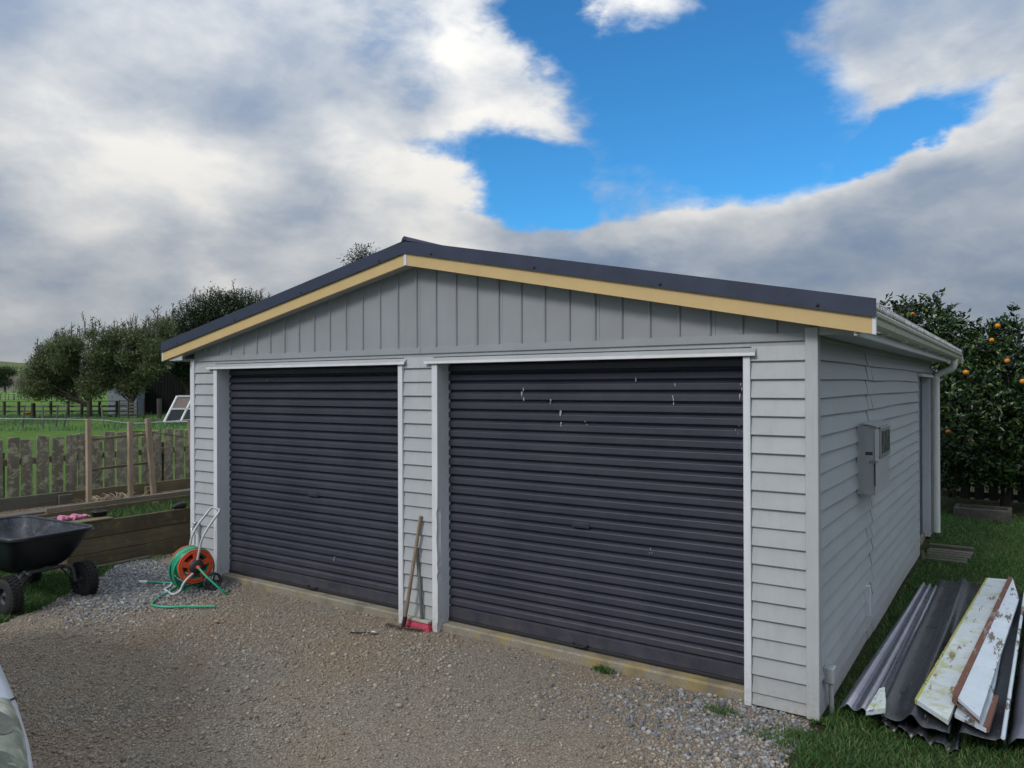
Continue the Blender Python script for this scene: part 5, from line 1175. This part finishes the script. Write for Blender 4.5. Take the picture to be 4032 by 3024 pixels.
for u, dep, z_, lab in ((108, 47.5, .22, 'yellow feed tub hanging low beside the gate post'), (148, 49.6, 1.045, 'yellow feed tub sitting on the top rail')):
    p = gpt(u, dep, z_); m = MB(); m.lathe([(0, 0), (.17, 0), (.23, .12), (.25, .12), (.25, .14), (.21, .14), (.16, .02), (0, .02)], 16, 'z', p); tag(m.build('feed_tub', M['yellow']), lab, 'tub')
m = MB(); m.tube([gpt(268, 44.5, .08), gpt(300, 44, .14), gpt(320, 43.6, .16)], [.045, .04, .03], 6); tag(m.build('fallen_branch', M['railwood']), 'pale fallen branch in the paddock grass', 'branch')
for dep, u0, u1, st_, hgt_, lab, wd in ((112, -40, 345, 19, 1.12, 'nearer wire fence with crooked thin posts across the paddock', .09), (215, -40, 345, 23, 1.15, 'farther wire fence at the back of the paddock', .13)):
    wf_ = wthing('wire_fence', lab, 'fence', tuple(gpt(150, dep)))
    us = np.arange(u0, u1, st_)
    for k, u in enumerate(us):
        a = gpt(u+rnd.uniform(-4, 4), dep+rnd.uniform(-2, 2)); b = a+Vector((rnd.uniform(-.22, .22), rnd.uniform(-.22, .22), hgt_*rnd.uniform(.85, 1.1))); w2 = wd*(2.2 if k % 8 == 5 else 1)
        m = MB(); m.tube([a-Vector((0, 0, .1)), b], w2/2, 5, smooth=False); m.build('post', M['fencewood'], wf_)
    for z_ in (.35, .7, 1.0): m = MB(); m.tube([gpt(u0, dep, z_), gpt(u1, dep, z_)], .012, 4); m.build('wire', M['steel'], wf_)
# black shed and blue grey hut under the trees
M['blackwood'] = wood('black_stained_boards', (.008, .008, .009), (.020, .020, .021), axis='z')
M['hutpaint'] = paint('blue_grey_hut_paint', (.24, .28, .34), dirt=.3)
sh = wthing('black_shed', 'black timber shed with pale roof edge under dark trees', 'shed', tuple(gpt(650, 54)))
A_, B_ = gpt(540, 53), gpt(800, 54.5); dirv = (B_-A_).normalized(); nb_ = Vector((-dirv.y, dirv.x, 0))
def wall_quad(a, b, z0, z1, th): 
    m = MB(); v = [a+Vector((0, 0, z0)), b+Vector((0, 0, z0)), b+nb_*th+Vector((0, 0, z0)), a+nb_*th+Vector((0, 0, z0))]; v += [p+Vector((0, 0, z1-z0)) for p in v]
    m.add(v, [(0, 3, 2, 1), (4, 5, 6, 7), (0, 1, 5, 4), (1, 2, 6, 5), (2, 3, 7, 6), (3, 0, 4, 7)]); return m
L_ = (B_-A_).length; nbd = 22
for k in range(nbd):
    a = A_+dirv*L_*k/nbd; b = A_+dirv*(L_*(k+1)/nbd-.015); wall_quad(a+nb_*rnd.uniform(0, .02), b, -.1, 3.25, .06).build('board', M['blackwood'], sh)
wall_quad(A_+nb_*.1, B_+nb_*.1, -.1, 3.2, 3.0).build('wall', M['blackwood'], sh)
m = MB(); bar(m, A_-dirv*.3-nb_*.15+Vector((0, 0, 3.42)), B_+dirv*.3-nb_*.15+Vector((0, 0, 3.42)), .1, .14); m.build('fascia', M['white'], sh)
m = MB(); v = [A_-dirv*.3-nb_*.2+Vector((0, 0, 3.48)), B_+dirv*.3-nb_*.2+Vector((0, 0, 3.48)), B_+dirv*.3+nb_*3.3+Vector((0, 0, 4.3)), A_-dirv*.3+nb_*3.3+Vector((0, 0, 4.3))]; v += [p+Vector((0, 0, .06)) for p in v]
m.add(v, [(0, 3, 2, 1), (4, 5, 6, 7), (0, 1, 5, 4), (1, 2, 6, 5), (2, 3, 7, 6), (3, 0, 4, 7)]); m.build('roof', M['roof'], sh)
hu = wthing('hut', 'blue grey weatherboard hut behind the tree trunks', 'hut', tuple(gpt(485, 52)))
A_, B_ = gpt(425, 52), gpt(537, 52); dirv = (B_-A_).normalized(); nb_ = Vector((-dirv.y, dirv.x, 0))
wall_quad(A_, B_, -.1, 1.95, 2.0).build('wall', M['hutpaint'], hu)
for k in range(11): wall_quad(A_-nb_*.02, B_-nb_*.02, .25+k*.15, .385+k*.15, .03).build('weatherboard', M['hutpaint'], hu)
m = MB(); v = [A_-dirv*.1-nb_*.2+Vector((0, 0, 1.97)), B_+dirv*.1-nb_*.2+Vector((0, 0, 1.97)), B_+dirv*.1+nb_*2.2+Vector((0, 0, 2.4)), A_-dirv*.1+nb_*2.2+Vector((0, 0, 2.4))]; v += [p+Vector((0, 0, .05)) for p in v]
m.add(v, [(0, 3, 2, 1), (4, 5, 6, 7), (0, 1, 5, 4), (1, 2, 6, 5), (2, 3, 7, 6), (3, 0, 4, 7)]); m.build('roof', M['roof'], hu)
pl_ = wthing('slatted_pallet', 'grey slatted pallet standing in front of the hut', 'pallet', tuple(gpt(505, 46)))
A_, B_ = gpt(470, 46), gpt(540, 46)
for k in range(5): m = MB(); bar(m, A_+Vector((0, 0, .12+k*.2)), B_+Vector((0, 0, .12+k*.2)), .03, .10); m.build('slat', M['railwood'], pl_)
for q in (A_, (A_+B_)/2, B_): m = MB(); bar(m, q-Vector((0, 0, .1)), q+Vector((0, 0, 1.05)), .08, .06); m.build('post', M['fencewood'], pl_)
for u, lab in ((566, 'slim dark post left of another before the black shed'), (627, 'thick dark post right of another before the black shed')):
    p = gpt(u, 44); m = MB(); m.tube([p-Vector((0, 0, .1)), p+Vector((0, 0, 1.25))], .05 if u < 600 else .14, 8); tag(m.build('shed_post', M['fencewood']), lab, 'post')
M['chickenwire'] = plain('rusty_netting_panel', (.22, .17, .15), rough=.9, vary=.4, scale=30)
M['darkpane'] = plain('dark_glass_pane', (.012, .013, .015), rough=.15)
cp = wthing('a_frame_coop', 'white framed leaning coop with glazed panels beside the garage', 'coop', tuple(gpt(705, 38)))
A_, B_ = gpt(646, 38.0), gpt(838, 39.0); dirv = (B_-A_).normalized(); nb_ = Vector((-dirv.y, dirv.x, 0)); lean = dirv*.62+nb_*.55
def cpnt(s_, h): return A_+(B_-A_)*s_+lean*h+Vector((0, 0, .17+1.28*h))
for a, b, w_ in (((0, 0), (1, 0), .07), ((0, .5), (1, .5), .11), ((0, 1), (1, 1), .11), ((0, 0), (0, 1), .09), ((.33, 0), (.33, 1), .09), ((.66, 0), (.66, 1), .09), ((1, 0), (1, 1), .09)):
    m = MB(); bar(m, cpnt(*a), cpnt(*b), w_, w_*.8); m.build('frame_bar', M['white'], cp)
for k in range(3):
    s0, s1 = k*.33+.015, k*.33+.315
    for h0, h1, mt in ((.02, .46, 'darkpane'), (.54, .96, 'chickenwire')):
        m = MB(); v = [cpnt(s0, h0), cpnt(s1, h0), cpnt(s1, h1), cpnt(s0, h1)]; v += [p+nb_*.02 for p in v]; m.add(v, [(0, 1, 2, 3), (7, 6, 5, 4), (0, 4, 5, 1), (1, 5, 6, 2), (2, 6, 7, 3), (3, 7, 4, 0)]); m.build('pane' if mt == 'darkpane' else 'netting_panel', M[mt], cp)
for s_ in (.3, 1): m = MB(); bar(m, cpnt(s_, 1), cpnt(s_, 0)+lean*1.7, .06, .06); m.build('rear_leg', M['railwood'], cp)

# ------------------------------------------------------------------ trees
M['kanuka'] = _leaf('olive_green_fine_foliage', [(0., (.075, .095, .048)), (.4, (.15, .18, .085)), (.75, (.21, .245, .12)), (1., (.29, .325, .18))], .38, .6, .3)
M['darkleaf'] = _leaf('dark_evergreen_foliage', [(0., (.010, .020, .009)), (.5, (.026, .050, .020)), (.85, (.050, .085, .030)), (1., (.085, .13, .048))], .28, .5, .35)
M['gum'] = _leaf('grey_green_gum_leaves', [(0., (.03, .036, .026)), (.5, (.06, .068, .05)), (1., (.11, .12, .09))], .15, .45, .4)
def tree(name, label, base, trunk, lobes, n, lsize, mat, wisps=0, dens=4, group=None, droop=.0):
    t_ = wthing(name, label, 'tree', tuple(base), group); base = Vector(base); m = MB(); cs = [Vector(l[:3]) for l in lobes]
    top = base+Vector(trunk[0]); r0 = trunk[1]
    m.tube(smooth_path([base-Vector((0, 0, .2)), base.lerp(top, .4)+Vector((.1, -.05, 0)), top], 4), [lerp(r0, r0*.65, i/8) for i in range(9)], 8)
    for qi, c_ in enumerate(cs):
        if len(cs) > 20 and qi % 3: continue
        mid = top.lerp(c_, .5)+Vector((rnd.uniform(-.3, .3), rnd.uniform(-.3, .3), rnd.uniform(-.2, .2)))
        m.tube(smooth_path([top-Vector((0, 0, r0*2)), mid, c_], 4), [lerp(r0*(.55 if len(cs) < 20 else .26), r0*.08, i/8) for i in range(9)], 6)
        for q in range(2):
            e_ = c_+Vector((rnd.uniform(-1, 1), rnd.uniform(-1, 1), rnd.uniform(-.3, .9)))*.8; m.tube([mid.lerp(c_, rnd.uniform(.3, 1)), e_], [r0*.16, r0*.04], 5)
    m.build('trunk', M['bark'], t_)
    Ps, Ds = [], []; tot = sum(l[3]*l[4]+l[4]*l[5]+l[3]*l[5] for l in lobes)
    for (cx_, cy_, cz_, rx, ry, rz_) in lobes:
        k = int(n*(rx*ry+ry*rz_+rx*rz_)/tot/dens)+1; q = rng.normal(0, 1, (k, 3)); q /= np.linalg.norm(q, axis=1, keepdims=True)
        r_ = rng.power(2.6, k)*(1+.38*vnoise(q[:, 0]*2, q[:, 1]*2+q[:, 2]*2.6, 2.6, cx_*3+cz_)); P = np.array([cx_, cy_, cz_])+q*r_[:, None]*np.array([rx, ry, rz_])
        sub = np.repeat(P, dens, 0)+rng.normal(0, lsize*1.1, (k*dens, 3)); Ps.append(sub); Ds.append(np.repeat(q, dens, 0)*.5+np.array([0, 0, .45-droop])+rng.normal(0, .55, (k*dens, 3)))
    tops = MB()
    for q in range(wisps):
        l = lobes[rnd.randrange(len(lobes))]; a = rnd.uniform(0, 6.3); rr2 = rnd.random()**.5*.85
        b0 = Vector((l[0]+l[3]*rr2*math.cos(a), l[1]+l[4]*rr2*math.sin(a), l[2]+l[5]*math.sqrt(1-rr2*rr2)*.8)); h_ = rnd.uniform(.45, 1.25); e_ = b0+Vector((rnd.uniform(-.25, .25), rnd.uniform(-.25, .25), h_))
        tops.tube([b0, b0.lerp(e_, .5)+Vector((rnd.uniform(-.06, .06), 0, 0)), e_], [.034, .024, .012], 4, smooth=False)
        for z in range(7):
            s_ = b0.lerp(e_, rnd.uniform(.2, .9)); tops.tube([s_, s_+Vector((rnd.uniform(-.25, .25), rnd.uniform(-.25, .25), rnd.uniform(.1, .35)))], [.018, .008], 3, smooth=False)
        k = 9; tt = rng.uniform(.0, 1, k); P = np.array(b0)[None]+(np.array(e_)-np.array(b0))[None]*tt[:, None]+rng.normal(0, .06, (k, 3)); Ps.append(P); Ds.append(rng.normal(0, .5, (k, 3))+np.array([0, 0, .6]))
    if wisps: tag(tops.build('twigs', M['twig'], t_), kind='stuff')
    P = np.concatenate(Ps); D = np.concatenate(Ds); nn = len(P); leaves('crown', P, D, rng.uniform(.7, 1.5, nn)*lsize, rng.uniform(.28, .5, nn)*lsize, M[mat], t_); return t_
M['twig'] = plain('grey_twigs', (.12, .105, .09), rough=.9)
def lobe(u, v, dep, ru, rv, rd): p = pix(u, v, dep); k = dep/2968.5; return (p.x, p.y, p.z, ru*k*.95+.0, rd, rv*k)
TOPU = [(110, 1535), (140, 1450), (165, 1385), (215, 1345), (260, 1350), (300, 1318), (350, 1305), (400, 1300), (450, 1308), (500, 1298), (550, 1290), (600, 1282), (640, 1262), (670, 1275)]
BOTU = [(110, 1552), (200, 1566), (260, 1560), (300, 1572), (345, 1560), (400, 1575), (450, 1548), (500, 1556), (560, 1512), (610, 1460), (670, 1400)]
def interp(tab, u): return float(np.interp(u, [q[0] for q in tab], [q[1] for q in tab]))
def crown(u0, u1, n, dep):
    out = []
    while len(out) < n:
        u = rnd.uniform(u0, u1); t_, b_ = interp(TOPU, u), interp(BOTU, u); r_ = rnd.uniform(17, 34); v = rnd.uniform(t_+r_*.6, max(t_+r_*.7, b_-r_*.5)); out.append(lobe(u, v, dep+rnd.uniform(-1.3, 1.3), r_*rnd.uniform(.9, 1.4), r_*rnd.uniform(.75, 1.1), rnd.uniform(.45, .8)))
    return out
tree('bushy_tree', 'olive green bushy tree with leaning trunk at the left of the row', gpt(352, 46.5), ((.0, 0, 1.15), .20), crown(118, 400, 44, 46.5), 46000, .155, 'kanuka', 110, group='trees in the paddock')
tree('bushy_tree', 'olive green bushy tree with twiggy top in the middle of the row', gpt(515, 47), ((.1, 0, 1.25), .19), crown(390, 662, 48, 47.3), 52000, .155, 'kanuka', 140, group='trees in the paddock')
tree('evergreen_tree', 'tall dark evergreen tree rising behind the left roof edge', gpt(800, 60), ((.2, 0, 2.5), .35), [lobe(735, 1290, 60, 70, 75, 1.6), lobe(800, 1235, 60, 70, 65, 1.6), lobe(870, 1205, 60, 75, 62, 1.7), lobe(960, 1205, 61, 75, 60, 1.7), lobe(720, 1370, 60, 65, 60, 1.5), lobe(830, 1320, 61, 90, 80, 1.9), lobe(1040, 1225, 61, 48, 48, 1.2), lobe(940, 1310, 61, 90, 80, 1.9), lobe(1020, 1330, 61, 80, 80, 1.8), lobe(690, 1310, 59.5, 34, 40, .9), lobe(780, 1400, 60, 80, 60, 1.7), lobe(900, 1400, 60, 90, 70, 1.8)], 50000, .16, 'darkleaf', 50, group='trees in the paddock')
tree('evergreen_tree', 'dark low evergreen tree standing over the black shed', gpt(735, 51), ((.2, 0, 2.0), .22), [lobe(700, 1400, 50, 60, 42, 1.3), lobe(770, 1430, 50.5, 60, 50, 1.3), lobe(655, 1370, 50.5, 42, 42, 1.0), lobe(830, 1430, 51, 70, 60, 1.4), lobe(740, 1365, 51, 62, 42, 1.2), lobe(730, 1460, 50, 40, 34, 1.0)], 26000, .14, 'darkleaf', 0, group='trees in the paddock')
tree('gum_tree', 'tall gum tree whose leafy tip shows above the roof ridge', gpt(1430, 62), ((.2, .1, 7.0), .32), [lobe(1425, 1005, 62, 34, 42, .9), lobe(1460, 1030, 62, 45, 40, 1.0), lobe(1400, 1050, 62, 40, 45, .9), lobe(1430, 1120, 62, 90, 70, 1.9), lobe(1495, 1010, 62, 13, 14, .35), lobe(1480, 1180, 62, 110, 80, 2.2), lobe(1380, 1190, 62, 100, 80, 2.0)], 9000, .22, 'gum', 0, dens=5, droop=1.1)
tree('far_conifer', 'far off layered dark conifer below the hill at the left edge', gpt(20, 300), ((0, 0, 3.5), .5), [lobe(18, 1462, 300, 38, 11, 3.5), lobe(-10, 1485, 300, 48, 12, 4), lobe(45, 1470, 300, 22, 6, 2.2), lobe(5, 1508, 300, 42, 16, 4), lobe(-40, 1470, 300, 50, 25, 4)], 9000, .55, 'darkleaf', 0)
for k, (u, dep, rw, rh) in enumerate([(110, 330, 16, 8), (150, 340, 28, 7), (205, 330, 22, 8), (255, 335, 26, 7), (310, 330, 26, 9)]):
    t_ = wthing('far_shrub', ['first', 'second', 'third', 'fourth', 'fifth'][k]+' from left of the tiny far shrubs at the foot of the hill', 'shrub', tuple(gpt(u, dep)), 'shrubs at the foot of the hill')
    n = 500; kx = dep/2968.5; q = rng.normal(0, 1, (n, 3)); q /= np.linalg.norm(q, axis=1, keepdims=True); c_ = gpt(u, dep, rh*kx*.8); P = np.array(c_)+q*rng.power(2, n)[:, None]*np.array([rw*kx*.9, rw*kx*.9, rh*kx])
    leaves('foliage', P, q+rng.normal(0, .5, (n, 3)), rng.uniform(.4, .9, n), rng.uniform(.2, .4, n), M['darkleaf'], t_)
